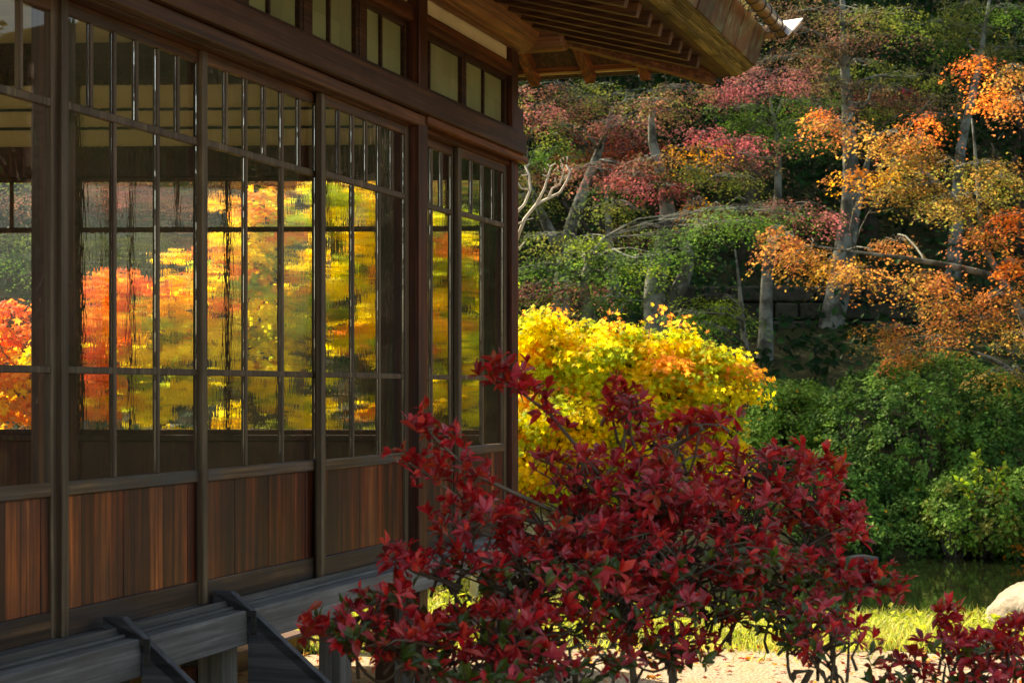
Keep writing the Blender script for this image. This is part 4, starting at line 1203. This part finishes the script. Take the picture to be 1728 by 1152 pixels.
# bare pale branch beside the corner post
root = empty("bare_shrub", (-.25, 10.9, 0)); tag(root, "leafless shrub with pale sunlit branches beside the corner post", "shrub")
f0 = np.array(root.location); tb = MB()
def br(pts, r0_, r1_, Y=10.9):
    q = [at(x, y, Y) for x, y in pts]
    tb.tube([tuple(z - f0) for z in q], list(np.linspace(r0_, r1_, len(q))), 6)
tb.tube([(0, 0, -.05), (.05, 0, .5), (.1, 0, 1.1), tuple(at(840, 470, 10.9) - f0), tuple(at(872, 405, 10.9) - f0)], [.03, .026, .02, .014, .011], 7)
br([(872, 405), (885, 370), (905, 345), (925, 335), (945, 325), (957, 305), (962, 290), (955, 278)], .011, .005)
br([(905, 345), (918, 320), (925, 298), (930, 280), (938, 276)], .008, .004); br([(925, 298), (915, 295)], .005, .003); br([(930, 285), (924, 277)], .005, .003)
br([(925, 335), (932, 318), (945, 310), (950, 295)], .007, .003); br([(957, 305), (965, 300)], .005, .003); br([(962, 290), (966, 284)], .004, .003); br([(940, 312), (936, 300)], .004, .003)
br([(840, 400), (868, 362), (885, 345), (895, 320), (893, 295), (886, 280)], .010, .005); br([(895, 320), (880, 318), (872, 305)], .006, .003); br([(893, 295), (880, 296)], .005, .003); br([(886, 280), (894, 277)], .004, .003)
br([(860, 385), (885, 372), (900, 368)], .006, .003); br([(862, 430), (880, 415), (886, 408)], .006, .003)
for _ in range(26):
    i = rng.integers(0, 5); bx, by = ((955, 282), (938, 280), (948, 297), (890, 284), (920, 300))[i]
    x0, y0 = bx + rng.normal(0, 5), by + rng.normal(0, 7)
    br([(x0, y0), (x0 + rng.normal(0, 4), y0 - abs(rng.normal(5, 3)))], .0035, .002)
tb.build("branches", M['pale'], root, 0, True)

# ---------------------------------------------------------------- grass, rocks, wall, log
n = 62000
x = rng.uniform(-4.5, 4.8, n); y = 9.12 + np.where(x < .8, 3.2, 1.55) * rng.random(n) - .5 * (rng.random(n) < .06) * rng.random(n)
cl_ = np.sin(x * 2.3 + y) * np.sin(y * 2.9 - x) + rng.normal(0, .5, n)
keep = (cl_ > -.35) & (terrain(x, y) > -.29); x, y = x[keep], y[keep]; n = len(x)
z = terrain(x, y)
h = rng.uniform(.025, .08, n) + .08 * np.clip((y - 10.2) / 1.0, 0, 1) * rng.random(n) ** 2
lean = rng.normal(0, .55, (n, 2)); wv = rng.uniform(.0025, .006, n); a = rng.uniform(0, math.pi, n)
B = np.stack([np.cos(a) * wv, np.sin(a) * wv, np.zeros(n)], 1); P = np.stack([x, y, z], 1)
mid = P + np.stack([lean[:, 0] * h * .4, lean[:, 1] * h * .4, h * .6], 1); tip = P + np.stack([lean[:, 0] * h, lean[:, 1] * h, h], 1)
V = np.stack([P - B, P + B, mid + B * .7, mid - B * .7, tip], 1).reshape(-1, 3)
o_ = (np.arange(n) * 5)[:, None]
Fc = np.concatenate([o_ + np.array([0, 1, 2]), o_ + np.array([0, 2, 3]), o_ + np.array([3, 2, 4])], 0)
gc = np.array([lin(c) for c in 'b4b848 a0ac40 c0bc5c 84983a ccb868 94a43e'.split()])[rng.integers(0, 6, n)] * rng.uniform(.7, 1.2, (n, 1))
tag(np_mesh("grass", V, Fc, np.repeat(gc, 5, 0), M['grass']), "sunlit yellow green grass along the near bank of the pond", None, None, 'stuff')
n = 5000
x = rng.uniform(-4.2, 3.6, n); y = rng.uniform(9.3, 11.6, n); P = np.stack([x, y, terrain(x, y) + rng.random(n) * .09], 1)
kk = (np.sin(x * 3.1) * np.sin(y * 3.7 + 2) > .1); P = P[kk]; n = len(P)
tag(leaf_mesh("ground_cover", P, norm(rng.normal(0, 1, (n, 3)) * [1, 1, .3]), norm(rng.normal(0, .4, (n, 3)) + np.array([0, 0, 1])), .055 * rng.uniform(.6, 1.3, n), pick('yelgreen', n, .2) * .7, L_OVAL, M['leaf']), "low sunlit leafy ground cover among the grass", None, None, 'stuff')


def rock(name, label, c, R, seed, mat='rock', cat='rock', group=None):
    r = np.random.default_rng(seed)
    import bmesh
    from mathutils import noise as mnoise
    bm = bmesh.new(); bmesh.ops.create_icosphere(bm, subdivisions=5, radius=1.0)
    ks = r.normal(0, 1, (9, 3)); ph = r.uniform(0, 6, 9)
    cuts = norm(r.normal(0, 1, (9, 3))); cd = r.uniform(.62, .9, 9)
    for v in bm.verts:
        p = np.array(v.co)
        for cu, dd in zip(cuts, cd):
            q = p @ cu
            if q > dd: p = p - cu * (q - dd) * .85
        dlt = sum(math.sin(float(p @ kk) * (1.5 + i) + f) / (1.5 + i) for i, (kk, f) in enumerate(zip(ks, ph)))
        p = p * (1 + .05 * dlt + .10 * mnoise.fractal(Vector(tuple(p * 2.2 + seed)), 1.0, 2.0, 6))
        v.co = p * np.array(R)
    me = bpy.data.meshes.new(name); bm.to_mesh(me); bm.free(); me.polygons.foreach_set("use_smooth", [True] * len(me.polygons)); me.materials.append(M[mat])
    ca = me.color_attributes.new("Col", 'FLOAT_COLOR', 'POINT'); ca.data.foreach_set("color", np.ones(len(me.vertices) * 4, np.float32))
    o = bpy.data.objects.new(name, me); COL.objects.link(o); o.location = c
    tag(o, label, cat, group)
rock("boulder", "big pale boulder in full sun at the right edge beside the pond", (3.16, 10.45, -.06), (.36, .32, .30), 3)
rock("boulder", "low flat pale boulder left of the big sunlit one", (2.80, 10.6, -.12), (.22, .18, .12), 5)
rock("stone", "small grey stone on the grass behind the corner sprig", (2.5, 9.35, 0), (.13, .11, .08), 8)
tb = MB(); a, c = at(1432, 929, 17.2), at(1482, 927, 17.2)
a[2] = c[2] = -.275
tb.tube([tuple(a + (c - a) * t + np.array([0, 0, .012 * math.sin(5 * t)])) for t in np.linspace(-.25, 1, 8)], [.012, .016, .02, .025, .03, .034, .034, .026], 10)
tag(tb.build("floating_log", M['grey'], None, 0, True), "short pale log lying in the dark water below the round shrub", "log")

n = 2600
x = rng.uniform(-3.5, 4.2, n); y = rng.uniform(6.2, 9.6, n); P = np.stack([x, y, .012 + .01 * rng.random(n)], 1)
fc = np.where(rng.random((n, 1)) < .45, pick('yelorange', n, .2), pick('redmix', n, .2))
tag(leaf_mesh("fallen_leaves", P, norm(rng.normal(0, 1, (n, 3)) * [1, 1, .1]), norm(rng.normal(0, .25, (n, 3)) + np.array([0, 0, 1])), rng.uniform(.018, .034, n), fc * .8, L_MAPLE, M['leaf']), "fallen red and yellow leaves scattered over the gravel", None, None, 'stuff')

# stone retaining wall behind the trunks
b = MB()
x0, x1 = at(1130, 0, 26)[0], at(1520, 0, 26)[0]
z = 1.25
for row in range(7):
    hh = rng.uniform(.19, .27); x = x0 - rng.uniform(0, .3)
    while x < x1:
        w = rng.uniform(.3, .75); b.col = jit(1, .3); dy = rng.uniform(-.05, .05) + row * .05
        b.box(x + .012, x + w - .012, 25.8 + dy, 26.7, z + .012, z + hh - .012); x += w
    z += hh
sw = b.build("stone_wall", M['stone'], None, .025)
tag(sw, "dark stone retaining wall in stepped courses behind the trunks", "wall")
